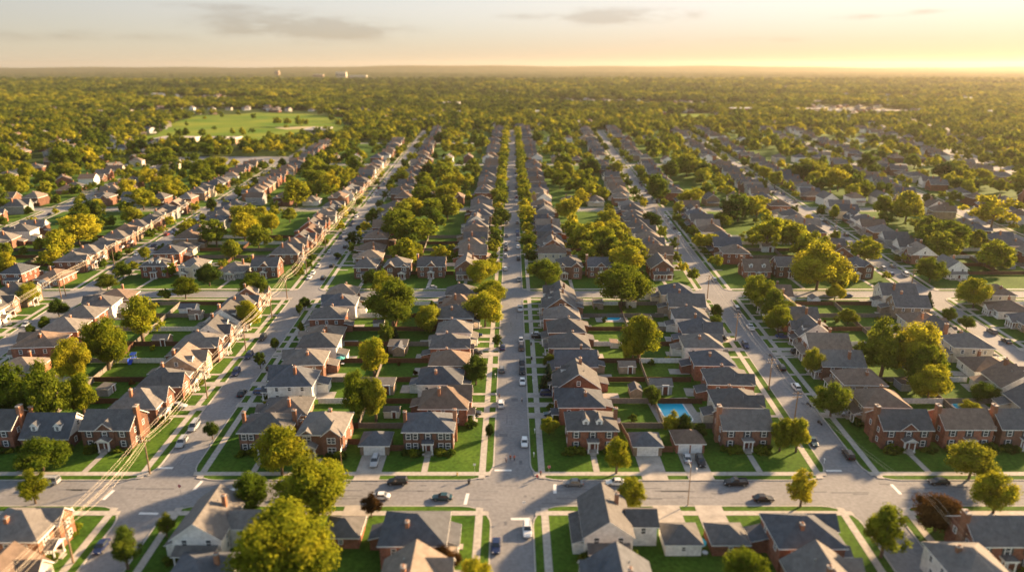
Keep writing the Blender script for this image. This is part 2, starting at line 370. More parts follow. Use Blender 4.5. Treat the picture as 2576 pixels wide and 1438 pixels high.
def build_house(kind, fl, lod):
    """kind of house; fl mirrors it; lod 0 = all parts"""
    s = -1 if fl else 1
    P = []; b = MB(); r = MB()
    def bx(b, x0, x1, y0, y1, z0, z1, m): b.box(min(s * x0, s * x1), max(s * x0, s * x1), y0, y1, z0, z1, m)
    rear = None
    if kind == 'colonial' or kind == 'colonial_dormers':
        w, d, h = 12.6, 9.5, 5.7
        b.box(-w / 2, w / 2, -d / 2, d / 2, 0, h, 'WALL'); hip(r, -w / 2, w / 2, -d / 2, d / 2, h, 3.0)
        xs = (-5, -3.2, 0, 3.2, 5) if kind == 'colonial' else (-4.2, 0, 4.2)
        P += wins(w, d, [(x, 3.65) for x in xs] + [(x, .95) for x in xs if x], [(-2.4, 3.7), (2.4, 3.7), (-2.4, 1), (2.4, 1)], True)
        P += porch(2.8, 1.9, 3.2, -d / 2, 0, 'flat'); P.append(('door', door_mesh(), (0, -d / 2, .15), 0))
        P.append(('chimney', chimney_mesh(9.0), (w / 2 * s + .1 * s, .8, 0), 0))
        if kind == 'colonial': P.append(('chimney', chimney_mesh(8.8, .8), (-w / 2 * s - .1 * s, 0, 0), 0))
        else: P += [dormer(-1.7, -3.6, 6.15), dormer(1.7, -3.6, 6.15)]
        rear = (1, 3.2)
    elif kind == 'sidegable' or kind == 'sidegable_front':
        w, d, h = 12.4, 9.2, 5.6
        b.box(-w / 2, w / 2, -d / 2, d / 2, 0, h, 'WALL'); gwall(b, -w / 2, w / 2, -d / 2, d / 2, h, 3.3, 'X', 'WALL'); gable(r, -w / 2, w / 2, -d / 2, d / 2, h, 3.3, 'X', .4)
        P += wins(w, d, [(-4.2, 3.6), (0, 3.6), (4.2, 3.6), (-4.2, .95), (4.2, .95)], [(-2, 3.7), (2, 3.7), (-2, 1), (0, 6.4)], True)
        if kind == 'sidegable_front':
            gwall(b, -2.2, 2.2, -d / 2 - .35, 0, h, 1.9, 'Y', 'WALL', (0,)); b.box(-2.2, 2.2, -d / 2 - .35, -d / 2 + .1, 0, h, 'WALL'); gable(r, -2.2, 2.2, -d / 2 - .35, 0, h, 1.9, 'Y', .3)
            P = [p for p in P if not (p[2][0] == 0 and p[3] == 0)]
            P.append(('window', window_mesh(1.0, 1.45, True), (0, -d / 2 - .36, 3.6), 0))
            P += porch(3.0, 1.7, 3.2, -d / 2 - .36, 0, 'gable'); P.append(('door', door_mesh(), (0, -d / 2 - .36, .15), 0))
        else:
            P += porch(2.6, 1.7, 3.1, -d / 2, 0, 'flat'); P.append(('door', door_mesh(), (0, -d / 2, .15), 0))
        P.append(('chimney', chimney_mesh(10.2, .9, 1.6), (-s * (w / 2 + .3), -.5, 0), 0))
    elif kind == 'crossgable':
        w, d, h = 11.2, 11.5, 5.7
        b.box(-w / 2, w / 2, -d / 2, d / 2, 0, h, 'WALL'); hip(r, -w / 2, w / 2, -d / 2, d / 2, h, 3.1)
        x0, x1 = (.6, 5.2) if s > 0 else (-5.2, -.6)
        b.box(x0, x1, -d / 2 - .7, -d / 2 + .2, 0, h, 'WALL'); gwall(b, x0, x1, -d / 2 - .7, 0, h, 1.9, 'Y', 'WALL', (0,)); gable(r, x0, x1, -d / 2 - .7, -d / 2 + 3.8, h, 1.9, 'Y', .3)
        gwall(b, -s * 5.0 if s > 0 else 1.8, -1.8 if s > 0 else 5.0, -d / 2 - .02, 0, h, 1.1, 'Y', 'WALL', (0,))
        gable(r, min(-s * 5, -s * 1.8), max(-s * 5, -s * 1.8), -d / 2 - .02, -d / 2 + 2.4, h, 1.1, 'Y', .3)
        P.append(('window', window_mesh(1.9, 1.45), (s * 2.9, -d / 2 - .71, 3.6), 0)); P.append(('window', window_mesh(1.9, 1.45), (s * 2.9, -d / 2 - .71, .9), 0))
        P += wins(w, d, [(-s * 3.4, 3.6, 1.9)], [(-3, 3.7), (1.5, 3.7), (-3, 1), (2.5, 1)])
        P += porch(3.4, 2.0, 2.9, -d / 2, -s * 2.6, 'gable'); P.append(('door', door_mesh(), (-s * 2.6, -d / 2, .15), 0))
        P.append(('chimney', chimney_mesh(8.9, .8), (s * 1.0, 1.5, 0), 0))
        rear = (-1, 4)
    elif kind == 'cape':
        w, d, h = 12.2, 9.8, 3.3
        b.box(-w / 2, w / 2, -d / 2, d / 2, 0, h, 'WALL'); gwall(b, -w / 2, w / 2, -d / 2, d / 2, h, 4.6, 'X', 'GABLE'); gable(r, -w / 2, w / 2, -d / 2, d / 2, h, 4.6, 'X', .35)
        P += wins(w, d, [(-3.9, .95), (3.9, .95)], [(0, 4.6), (-2, 1), (2, 1)])
        P += [dormer(-3, -3.6, 4.5), dormer(3, -3.6, 4.5)]
        P += porch(2.2, 1.3, 2.9, -d / 2, 0, 'gable'); P.append(('door', door_mesh(), (0, -d / 2, .15), 0))
        P.append(('chimney', chimney_mesh(9.0, .9, 1.2), (-s * (w / 2 + .2), 1.5, 0), 0))
    elif kind in ('hip', 'hipgable', 'tudor'):
        w, d, h = 10.4, 12.6, 5.6
        if kind == 'tudor': h = 5.0
        b.box(-w / 2, w / 2, -d / 2, d / 2, 0, h, 'WALL'); hip(r, -w / 2, w / 2, -d / 2, d / 2, h, 3.3 if kind != 'tudor' else 4.0)
        P += wins(w, d, [(-3, 3.6, 1.5), (2.8, 3.6, 1.5), (-3.2, .9, 1.5)], [(-3.6, 3.5), (0, 3.6), (3.6, 3.5), (-3.6, 1), (3, 1)], back=((-3, 3.6), (2.5, 3.6)))
        if kind == 'hip': P += porch(6.4, 2.3, 3.0, -d / 2, s * 1.5, 'shed')
        else:
            gw = 4.6 if kind == 'hipgable' else 5.6; gr = 2.2 if kind == 'hipgable' else 3.3; xc = s * 2.3
            b.box(xc - gw / 2, xc + gw / 2, -d / 2 - .9, -d / 2 + .3, 0, h, 'WALL'); gwall(b, xc - gw / 2, xc + gw / 2, -d / 2 - .9, 0, h, gr, 'Y', 'GABLE' if kind == 'tudor' else 'WALL', (0,))
            gable(r, xc - gw / 2, xc + gw / 2, -d / 2 - .9, -d / 2 + gw * .95, h, gr, 'Y', .3)
            P = [p for p in P if not (p[3] == 0 and p[2][0] * s > 0)]
            P.append(('window', window_mesh(1.7, 1.45), (xc, -d / 2 - .91, 3.5), 0)); P.append(('window', window_mesh(1.9, 1.45), (xc, -d / 2 - .91, .9), 0))
            P += porch(3.4, 2.0, 2.9, -d / 2, -s * 2.6, 'gable')
        P.append(('door', door_mesh(), (-s * 1.9 if kind != 'hip' else s * .6, -d / 2, .15), 0))
        P.append(('chimney', chimney_mesh(8.7 if kind != 'tudor' else 9.6, .85, .7), (-s * 2.2, 1.2, 0), 0))
        rear = (s, 4.4)
    elif kind in ('frontgable', 'frontgable_wing'):
        w, d, h = 9.6, 13.0, 5.1
        b.box(-w / 2, w / 2, -d / 2, d / 2, 0, h, 'WALL'); gwall(b, -w / 2, w / 2, -d / 2, d / 2, h, 3.5, 'Y', 'GABLE'); gable(r, -w / 2, w / 2, -d / 2, d / 2, h, 3.5, 'Y', .45)
        P += wins(w, d, [(-2.4, 3.4), (2.4, 3.4), (-2.8, .9, 1.5)], [(-3.6, 3.3), (0, 3.3), (3.6, 3.3), (-3.6, 1)], back=((0, 5.2), (-2.5, 3.2), (2.5, 3.2)))
        P += porch(8.2, 2.2, 2.8, -d / 2, 0, 'shed'); P.append(('door', door_mesh(), (s * 1.4, -d / 2, .15), 0))
        P.append(('chimney', chimney_mesh(9.2, .8, .7), (s * 2.6, 2, 0), 0)); rear = (s, 3.6)
        if kind == 'frontgable_wing':
            rear = None; wb = MB(); wb.box(w / 2, w / 2 + 5.6, -2.6, 3.4, 0, 4.7, 'WALL'); wr = MB(); gable(wr, w / 2 - .2, w / 2 + 5.6, -2.6, 3.4, 4.7, 1.8, 'X', .4)
            gwall(wb, w / 2, w / 2 + 5.6, -2.6, 3.4, 4.7, 1.8, 'X', 'WALL', (1,))
            P.append(('side_wing', wb.mesh('side_wing'), (0, 0, 0), 0, [('wing_roof', wr.mesh('wing_roof'), (0, 0, 0), 0), ('window', window_mesh(.9, 1.3), (w / 2 + 2.8, -2.6, 2.9), 0)]))
            lb = MB(); lb.slab([(-w / 2 - 2.4, -d / 2 + 1, 2.7), (-w / 2, -d / 2 + 1, 3.5), (-w / 2, d / 2 - 2, 3.5), (-w / 2 - 2.4, d / 2 - 2, 2.7)], .18, 'ROOF', 'trim')
            l2 = MB(); l2.box(-w / 2 - 2.1, -w / 2, -d / 2 + 1.3, d / 2 - 2.3, 0, 2.6, 'WALL')
            P.append(('lean_to', l2.mesh('lean_to'), (0, 0, 0), 0, [('lean_to_roof', lb.mesh('lean_to_roof'), (0, 0, 0), 0)]))
    elif kind == 'crossroof':      # ridge parallel to the front with a big gable wing to the street
        w, d, h = 10.6, 12.0, 4.4
        b.box(-w / 2, w / 2, -d / 2, d / 2, 0, h, 'WALL'); gwall(b, -w / 2, w / 2, -d / 2, d / 2, h, 4.3, 'X', 'GABLE'); gable(r, -w / 2, w / 2, -d / 2, d / 2, h, 4.3, 'X', .4)
        xc = s * 2.1; gw = 4.8
        b.box(xc - gw / 2, xc + gw / 2, -d / 2 - 1, -d / 2 + 1, 0, h + .5, 'WALL'); gwall(b, xc - gw / 2, xc + gw / 2, -d / 2 - 1, 0, h + .5, 2.5, 'Y', 'WALL', (0,)); gable(r, xc - gw / 2, xc + gw / 2, -d / 2 - 1, -.4, h + .5, 2.5, 'Y', .3)
        P.append(('window', window_mesh(1.5, 1.45), (xc, -d / 2 - 1.01, 3.4), 0)); P.append(('window', window_mesh(1.9, 1.45), (xc, -d / 2 - 1.01, .9), 0))
        P += wins(w, d, [(-s * 3.6, .9, 1.5)], [(0, 5.2), (-3, 1), (3, 1), (-1.6, 3.2)])
        P.append(dormer(-s * 3.0, -4.3, 5.3)); P += porch(3.6, 1.9, 2.7, -d / 2, -s * 2.5, 'shed'); P.append(('door', door_mesh(), (-s * 1.3, -d / 2, .15), 0))
        P.append(('chimney', chimney_mesh(9.8, .9, .8), (-s * 3.2, 1.2, 0), 0)); rear = (-s, 3.8)
    elif kind == 'bungalow':
        w, d, h = 10.6, 12.4, 3.2
        b.box(-w / 2, w / 2, -d / 2, d / 2, 0, h, 'WALL'); hip(r, -w / 2, w / 2, -d / 2, d / 2, h, 3.0, .6)
        P += wins(w, d, [(-3.2, .9, 1.5), (3.2, .9, 1.5)], [(-3.6, 1), (0, 1), (3.6, 1)], back=((2, 1),))
        P += porch(4.6, 2.2, 2.7, -d / 2, 0, 'gable'); P.append(('door', door_mesh(), (0, -d / 2, .15), 0))
        P.append(('chimney', chimney_mesh(6.9, .8, .7), (s * 3, 1.4, 0), 0))
    elif kind == 'garage':
        w, d, h = 7.2, 6.6, 2.7
        b.box(-w / 2, w / 2, -d / 2, d / 2, 0, h, 'WALL'); hip(r, -w / 2, w / 2, -d / 2, d / 2, h, 2.1, .4)
        if fl: P += [('door', door_mesh(2.5), (-1.6, -d / 2, 0), 0), ('door', door_mesh(2.5), (1.6, -d / 2, 0), 0)]
        else: P += [('door', door_mesh(5.0), (0, -d / 2, 0), 0)]
        P.append(('window', window_mesh(.7, .9), (0, d / 2, 1.2), PI))
    elif kind == 'shed':
        w, d, h = 4.6, 3.4, 2.2
        b.box(-w / 2, w / 2, -d / 2, d / 2, 0, h, 'WALL')
        if fl: gwall(b, -w / 2, w / 2, -d / 2, d / 2, h, 1.0, 'X', 'WALL'); gable(r, -w / 2, w / 2, -d / 2, d / 2, h, 1.0, 'X', .2, .12)
        else: r.slab([(-w / 2 - .2, -d / 2 - .2, h + .1), (w / 2 + .2, -d / 2 - .2, h + .1), (w / 2 + .2, d / 2 + .2, h + .45), (-w / 2 - .2, d / 2 + .2, h + .45)], .12, 'ROOF', 'trim')
        P.append(('door', door_mesh(), (.8, -d / 2, -.1), 0))
    if rear:      # one-storey wing at the back
        sx, ww = rear; xa, xb = (w / 2 - ww - .3, w / 2 - .3) if sx > 0 else (-w / 2 + .3, -w / 2 + ww + .3)
        wb = MB(); wb.box(xa, xb, d / 2, d / 2 + 3.2, 0, 2.6, 'WALL')
        wr = MB(); wr.slab([(xb + .25, d / 2 + 3.5, 2.7), (xa - .25, d / 2 + 3.5, 2.7), (xa - .25, d / 2 + .01, 3.6), (xb + .25, d / 2 + .01, 3.6)], .16, 'ROOF', 'trim')
        P.append(('rear_wing', wb.mesh('rear_wing'), (0, 0, 0), 0, [('wing_roof', wr.mesh('wing_roof'), (0, 0, 0), 0)]))
    # roof vents and pipes
    if kind not in ('garage', 'shed'):
        rb = MB(); rb.cyl(0, 0, -.3, .7, .12, .12, 'steel', 6)
        vm = cached('vents', lambda: rb.mesh('roof_vent'))
        zz = {'bungalow': 4.9, 'cape': 5.6, 'tudor': 7.4}.get(kind, 7.4)
        P.append(('roof_vent', vm, (s * 1.2, 2.2 if kind not in ('sidegable', 'sidegable_front', 'colonial', 'colonial_dormers', 'cape', 'crossroof') else 1.8, zz), 0))
    wm = b.mesh('wall'); rm = r.mesh('roof')
    for i, m in enumerate(b.mats):
        if m == 'GABLE': wm.materials[i] = M['GABLE']
    if lod == 1: P = [p for p in P if p[0] in ('chimney', 'dormer', 'rear_wing', 'porch_roof')]
    if lod == 2: P = [p for p in P if p[0] in ('chimney',)]
    return [('wall', wm, (0, 0, 0), 0), ('roof', rm, (0, 0, 0), 0)] + P
M['GABLE'] = plain('GABLE', (.6, .6, .6))
KINDTXT = {'colonial': 'colonial', 'colonial_dormers': 'two-dormer', 'sidegable': 'side-gabled', 'sidegable_front': 'centre-gabled', 'crossgable': 'cross-gabled', 'cape': 'steep-roofed',
           'hip': 'hipped', 'hipgable': 'front-gabled', 'tudor': 'steep-gabled', 'frontgable': 'gable-fronted', 'frontgable_wing': 'gable-fronted', 'crossroof': 'winged', 'bungalow': 'low bungalow', 'garage': 'garage', 'shed': 'shed'}
HOUSES = []   # for trees and labels: (x, y, place text)
def put_house(kind, x, y, rz, wall, roof, fl=False, lod=0, label='', gab=None, group=None, name='house', cat='house', sc=1.0):
    parts = cached(('house', kind, fl, lod), lambda: build_house(kind, fl, lod))
    o = root(name, (x, y, .12), rz, (sc, sc, sc))
    mats = {'WALL': WALLS[wall], 'ROOF': ROOFS[roof], 'GABLE': WALLS[gab or wall]}
    inst(parts, o, mats)
    tag(o, label, cat, group or 'houses of the neighbourhood', y=y)
    return o

ORD = ['first', 'second', 'third', 'fourth', 'fifth', 'sixth', 'seventh', 'eighth', 'ninth', 'tenth', 'eleventh', 'twelfth', 'thirteenth', 'fourteenth', 'fifteenth', 'sixteenth']
ORD += ['%dth' % n for n in range(17, 100)]
STREETS = [-348, -258, -170, -82, 0, 81, 164, 250, 340]
SNAME = {-348: 'outermost left street', -258: 'outer left street', -170: 'far left street', -82: 'left street', 0: 'middle street', 81: 'right street', 164: 'far right street', 250: 'outer right street', 340: 'outermost right street'}
CROSS = [(139.7, 5.0), (286.5, 4.2), (473, 4.0), (700, 4.0), (900, 3.8), (1085, 3.8)]
BLK = ['nearest', 'first', 'second', 'third', 'fourth', 'fifth']
HW = 4.4
VEND = {-348: 700, -258: 760, -170: 905, -82: 1085, 0: 1085, 81: 1085, 164: 1085, 250: 1085, 340: 1085}

def inpoly(x, y, P):
    c = False; n = len(P)
    for i in range(n):
        x1, y1 = P[i]; x2, y2 = P[(i + 1) % n]
        if (y1 > y) != (y2 > y) and x < (x2 - x1) * (y - y1) / (y2 - y1) + x1: c = not c
    return c
FIELD = [G(*p) for p in ((270, 362), (395, 338), (432, 310), (500, 290), (600, 288), (640, 283), (780, 287), (885, 299), (860, 312), (905, 322), (870, 342), (700, 352), (640, 362), (500, 364))]
FIELD2 = [G(*p) for p in ((1655, 300), (1670, 288), (1800, 286), (1825, 300), (1800, 306), (1690, 306))]
PALE = [G(*p) for p in ((2000, 285), (2040, 268), (2190, 268), (2330, 285), (2300, 294), (2100, 296))]

# ------------------------------------------------------------------ ground, roads, blocks
def sheet(name, polys, mat, kind='structure'):
    b = MB()
    for p, z in polys: b.face([(q[0], q[1], z) for q in p], mat)
    return tag(mobj(name, b.mesh(name)), kind=kind)
# one ground sheet out to the horizon
b = MB()
b.face([(-14000, -400, -.12), (14000, -400, -.12), (14000, 14500, -.12), (-14000, 14500, -.12)], 'ground')
tag(mobj('ground', b.mesh('ground')), kind='structure')
xa = 560
sheet('road', [([(-420, 20), (420, 20), (X(340, 1090) + 5, 1090), (X(-82, 1090) - 5, 1090), (X(-82, 905) - 5, 905), (X(-170, 905) - 5, 905), (X(-170, 765) - 5, 765), (X(-258, 765) - 5, 765), (X(-258, 705) - 5, 705), (X(-348, 705) - 5, 705)], 0.0)], 'road')

walks = []; drives = []; lawnb = MB(); kerbb = MB()
def edge(ul, ur, off, v, side):   # physical offset from the block's left or right kerb line
    return X(ul, v) + HW + off if side < 0 else X(ur, v) - HW - off
def block(ul, ur, v0, v1, r0, r1):
    def ring(off):
        pts = []
        for side, vs, rr, ang0 in ((-1, v0, r0, 0), (1, v0, r0, 1), (1, v1, r1, 2), (-1, v1, r1, 3)):
            r = max(rr - off, .6)
            for k in range(7):
                a = (PI / 2) * k / 6
                if ang0 == 0: ou, ov = r - r * math.cos(a), r - r * math.sin(a)
                if ang0 == 1: ou, ov = r - r * math.sin(a), r - r * math.cos(a)
                if ang0 == 2: ou, ov = r - r * math.cos(a), r - r * math.sin(a)
                if ang0 == 3: ou, ov = r - r * math.sin(a), r - r * math.cos(a)
                v = vs + (off + ov) * (1 if vs == v0 else -1)
                pts.append((edge(ul, ur, off + ou, v, side), v))
        return pts
    o, i = ring(0), ring(.3)
    n = len(o)
    for k in range(n):
        a, c, d, e = o[k], o[(k + 1) % n], i[(k + 1) % n], i[k]
        kerbb.face([(a[0], a[1], .14), (c[0], c[1], .14), (d[0], d[1], .14), (e[0], e[1], .14)], 'kerb')
        kerbb.face([(a[0], a[1], -.01), (c[0], c[1], -.01), (c[0], c[1], .14), (a[0], a[1], .14)], 'kerb')
    lawnb.face([(p[0], p[1], .12) for p in i], 'lawn')
    # pavements
    e0, e1 = 2.0, 3.6
    for side in (-1, 1):
        q = [(edge(ul, ur, e0, v0 + .9, side), v0 + .9), (edge(ul, ur, e1, v0 + .6, side), v0 + .6), (edge(ul, ur, e1, v1 - .6, side), v1 - .6), (edge(ul, ur, e0, v1 - .9, side), v1 - .9)]
        walks.append((q, .148))
    for vs, sg in ((v0, 1), (v1, -1)):
        va, vb = vs + sg * e0, vs + sg * e1
        q = [(edge(ul, ur, .9, va, -1), va), (edge(ul, ur, .9, va, 1), va), (edge(ul, ur, .6, vb, 1), vb), (edge(ul, ur, .6, vb, -1), vb)]
        walks.append((q, .152))
BLOCKS = []
for ci in range(len(STREETS) - 1):
    ul, ur = STREETS[ci], STREETS[ci + 1]
    vend = min(VEND[ul], VEND[ur])
    vs = [(40, 4)] + CROSS
    for bi in range(len(vs) - 1):
        v0 = vs[bi][0] + vs[bi][1]; v1 = vs[bi + 1][0] - vs[bi + 1][1]
        if v1 > vend + 5: continue
        r = 7.0 if bi <= 1 else 5.0
        block(ul, ur, v0, v1, 7.0 if bi == 1 else 5, 7.0 if bi == 0 else 5)
        BLOCKS.append((ci, ul, ur, bi, v0, v1))
def strip(x0, y0, x1, y1, w, z=.156):
    dx, dy = x1 - x0, y1 - y0; L = math.hypot(dx, dy); nx, ny = -dy / L * w / 2, dx / L * w / 2
    drives.append(([(x0 + nx, y0 + ny), (x0 - nx, y0 - ny), (x1 - nx, y1 - ny), (x1 + nx, y1 + ny)], z))

# ------------------------------------------------------------------ houses in rows
WCH = ['red brick'] * 4 + ['brown brick'] * 7 + ['orange brick'] + ['tan brick'] * 2 + ['white-sided'] * 2 + ['grey-sided'] + ['cream-sided']
WCHR = ['red brick'] * 2 + ['brown brick'] * 3 + ['white-sided'] * 6 + ['tan brick'] * 2 + ['cream-sided', 'grey-sided']
RCH = ['charcoal'] * 5 + ['slate-blue'] * 2 + ['grey'] * 3 + ['brown'] * 4 + ['taupe'] * 2
todo = []      # every house wanted, nearest first later
def want(kind, x, y, rz, wall, roof, fl, place, gab=None, front=None, group=None):
    todo.append(dict(kind=kind, x=x, y=y, rz=rz, wall=wall, roof=roof, fl=fl, place=place, gab=gab, group=group))
PATHS = []
# rows facing the side streets
for ci, ul, ur, bi, v0, v1 in BLOCKS:
    for side, us in ((1, ul), (-1, ur)):
        # side 1: houses east of street ul facing west; side -1: houses west of ur facing east
        rz = ang(us) + (-PI / 2 if side > 0 else PI / 2)
        sname = SNAME[us] + ("'s right side" if side > 0 else "'s left side")
        ys = []
        if bi == 0: y = 111.0 if us != 0 or side > 0 else 113
        elif bi == 1: y = 176.5
        else: y = v0 + 33
        if bi == 0: ys = [y, y - 15.5]
        else:
            end = v1 - 8.5
            n = max(1, round((end - y) / (14.6 if bi < 3 else 13.6)))
            stp = (end - y) / n
            ys = [y + k * stp for k in range(n + 1)]
        for k, y in enumerate(ys):
            x = X(us, y) + side * (20 + R.uniform(-1.3, 1.3))
            if not inview(x, y): R.random(); continue
            if y > 900 and x < -330: continue
            if inpoly(x, y, FIELD): continue
            if us < -200 and R.random() < (.75 if us < -300 else .4): continue
            if us > 240 and R.random() < .2: continue
            if us == -82 and side < 0: ks = ['crossroof', 'crossroof', 'hipgable', 'tudor', 'crossroof']
            elif us == -170 and side > 0: ks = ['hip', 'bungalow', 'hip', 'hipgable']
            elif us == -170: ks = ['crossroof', 'hipgable', 'hipgable']
            elif us == 0 and side < 0: ks = ['hip', 'frontgable', 'hipgable', 'hip', 'crossroof'] if bi > 1 else ['hip', 'hip', 'hipgable', 'hip', 'tudor']
            elif us == 0: ks = ['hip', 'tudor', 'hipgable', 'frontgable', 'crossroof']
            elif us in (81, 164): ks = ['hip', 'hip', 'frontgable', 'crossroof', 'frontgable', 'bungalow', 'cape']
            else: ks = ['hip', 'hipgable', 'frontgable', 'crossroof', 'bungalow', 'tudor']
            if us == 81 and side < 0: ks = ['hip', 'frontgable', 'hip', 'hipgable', 'tudor']
            kind = R.choice(ks); wall = R.choice(WCH if us < 60 else WCHR); roof = R.choice(RCH); gab = None
            if kind in ('crossroof', 'frontgable', 'cape') and R.random() < (.35 if us < 60 else .7): gab = 'white-sided'
            place = '%s on %s, %s block' % (ORD[k], sname, BLK[bi])
            want(kind, x, y, rz + rad(R.uniform(-.8, .8)), wall, roof, R.random() < .5, place, gab)
            # driveway or path across verge and pavement
            kx = X(us, y) + side * HW
            if R.random() < .45 and bi > 0:
                yy = y + R.choice((-1, 1)) * 6.9
                strip(kx - side * .1, yy, x - side * (2 if R.random() < .5 else 7), yy, 2.9)
                PATHS.append((us, side, yy, y, 1))
            strip(kx + side * 3.4, y, x - side * 7.5, y, 1.3, .160)
            if R.random() < .5: strip(kx, y, kx + side * 2.2, y, 1.4, .160)
# rows facing the cross streets (towards the camera)
def south(px0, px1, py, kind, wall, roof, fl, place, gab=None, group=None, dd=5):
    x0, y0 = G(px0, py); x1, _ = G(px1, py)
    want(kind, (x0 + x1) / 2, y0 + dd, 0, wall, roof, fl, place, gab, group=group)
    xc = (x0 + x1) / 2
    if kind != 'garage': strip(xc, 144.7 + 3.4, xc, y0 - 2.5, 1.5, .160) if y0 < 200 else strip(xc, 290.7 + 3.4, xc, y0 - 2.5, 1.5, .160)
south(600, 735, 1140, 'colonial', 'brown brick', 'charcoal', False, 'facing the crossing street at the corner with left street')
south(755, 868, 1140, 'crossgable', 'brown brick', 'grey', False, 'between the left corner colonial and the white-doored garage')
south(1018, 1138, 1138, 'colonial', 'brown brick', 'slate-blue', False, 'facing the crossing at middle street\'s left corner')
south(1430, 1550, 1134, 'colonial_dormers', 'red brick', 'charcoal', False, 'facing the crossing at middle street\'s right corner')
south(1815, 1940, 1132, 'sidegable', 'brown brick', 'grey', False, 'facing the crossing at right street\'s left corner')
south(2212, 2345, 1132, 'sidegable_front', 'red brick', 'charcoal', False, 'facing the crossing at right street\'s right corner')
south(2375, 2490, 1130, 'sidegable', 'red brick', 'brown', False, 'second from right street\'s right corner, facing the crossing')
south(2520, 2630, 1130, 'sidegable', 'brown brick', 'charcoal', False, 'at the frame edge, third from right street\'s right corner', 'white-sided')
south(197, 345, 1132, 'sidegable_front', 'brown brick', 'charcoal', True, 'facing the crossing at left street\'s left corner')
south(48, 185, 1132, 'cape', 'brown brick', 'slate-blue', False, 'with twin dormers beside left street\'s left corner house', 'white-sided')
south(-80, 30, 1132, 'sidegable', 'red brick', 'charcoal', True, 'at the frame edge, third from left street\'s left corner')
# garages of the first block
def garage(px0, px1, py, wall, roof, two, label, yend=144.7):
    x0, y0 = G(px0, py); x1, _ = G(px1, py); xc = (x0 + x1) / 2
    want('garage', xc, y0 + 3.3, 0, wall, roof, two, label, group='garages')
    w = 6.2
    strip(xc, yend - .1 if yend < y0 else yend, xc, y0 - .1, w)
    HOUSES.append((xc, y0 + 3.3))
garage(907, 978, 1145, 'tan brick', 'slate-blue', False, 'beside middle street\'s left corner colonial')
garage(1595, 1662, 1147, 'tan brick', 'slate-blue', False, 'beside the two-dormer corner house')
garage(1692, 1778, 1140, 'red brick', 'brown', True, 'with two white doors beside the side-gabled corner house')
# second block, facing the second crossing
def s2(px0, px1, kind, wall, roof, fl, nm, gab=None, py=700): south(px0, px1, py, kind, wall, roof, fl, nm, gab)
s2(880, 960, 'hip', 'brown brick', 'charcoal', False, 'facing the second crossing, by left street\'s right corner')
s2(968, 1030, 'crossgable', 'brown brick', 'grey', True, 'facing the second crossing, second from left street\'s right corner')
s2(1052, 1118, 'sidegable_front', 'brown brick', 'charcoal', False, 'facing the second crossing behind the silver car')
s2(1142, 1205, 'frontgable', 'brown brick', 'grey', False, 'facing the second crossing at middle street\'s left corner')
s2(1400, 1465, 'crossgable', 'brown brick', 'charcoal', False, 'facing the second crossing at middle street\'s right corner')
s2(1483, 1540, 'sidegable_front', 'brown brick', 'slate-blue', False, 'facing the second crossing, left of the great golden tree')
s2(1632, 1695, 'frontgable', 'red brick', 'charcoal', False, 'facing the second crossing at right street\'s left corner', 'brown brick')
s2(1870, 1940, 'cape', 'red brick', 'brown', False, 'facing the second crossing, first right of right street')
s2(1960, 2015, 'sidegable', 'brown brick', 'charcoal', True, 'facing the second crossing, second right of right street')
s2(2125, 2200, 'crossgable', 'brown brick', 'slate-blue', False, 'facing the second crossing at far right street\'s left corner')
s2(2360, 2440, 'frontgable', 'white-sided', 'grey', False, 'facing the second crossing, right of far right street')
s2(350, 430, 'colonial_dormers', 'red brick', 'charcoal', False, 'facing the second crossing, right corner of far left street')
s2(450, 515, 'crossgable', 'cream-sided', 'grey', False, 'facing the second crossing, second right of far left street')
s2(555, 615, 'bungalow', 'grey-sided', 'grey', False, 'facing the second crossing, third right of far left street')
s2(632, 700, 'sidegable_front', 'brown brick', 'charcoal', False, 'facing the second crossing at left street\'s left corner')
# further crossings: two mid-block houses facing each
for ci, ul, ur, bi, v0, v1 in BLOCKS:
    if bi < 3 and not (bi == 2 and ul in (-258, -348, 250)): continue
    a, c = X(ul, v0), X(ur, v0)
    for k, fx in enumerate((.23, .42, .60, .78)):
        x = a + (c - a) * fx; y = v0 + 14 + R.uniform(-1, 1)
        if not inview(x, y) or inpoly(x, y, FIELD) or (y > 900 and x < -330): continue
        want(R.choice(['hip', 'crossgable', 'frontgable', 'sidegable', 'bungalow']), x, y, 0, R.choice(WCH if ul < 0 else WCHR), R.choice(RCH), R.random() < .5,
             '%s along the %s crossing right of %s' % (ORD[k], ORD[bi - 1], SNAME[ul]))
# nearest row: custom houses at the bottom of the picture
todo = [t for t in todo if not (t['y'] < 130 and abs(t['x']) < 150)]
def near(px, py, kind, rz, wall, roof, fl, label, gab=None, h=5.0, group=None):
    x, y = G(px, py, h); want(kind, x, y, rz, wall, roof, fl, label, gab, group=group)
near(1045, 1325, 'hip', PI / 2, 'red brick', 'slate-blue', False, 'at middle street\'s left corner below the crossing', h=6)
near(1040, 1440, 'crossroof', PI / 2, 'tan brick', 'taupe', False, 'cut by the lower frame left of middle street', h=6)
near(865, 1318, 'garage', PI, 'red brick', 'charcoal', False, 'beside the great golden tree near the bottom', h=3.5, group='garages')
near(525, 1290, 'frontgable_wing', 0, 'white-sided', 'grey', False, 'with a white gable by left street below the crossing', h=6.5)
near(500, 1440, 'bungalow', 0, 'grey-sided', 'slate-blue', False, 'cut by the lower frame right of left street', h=4)
near(1522, 1285, 'frontgable_wing', 0, 'white-sided', 'charcoal', False, 'white gabled, at middle street\'s right corner below the crossing', h=6.5)
near(1560, 1440, 'crossroof', -PI / 2, 'tan brick', 'slate-blue', True, 'cut by the lower frame right of middle street', h=6.5)
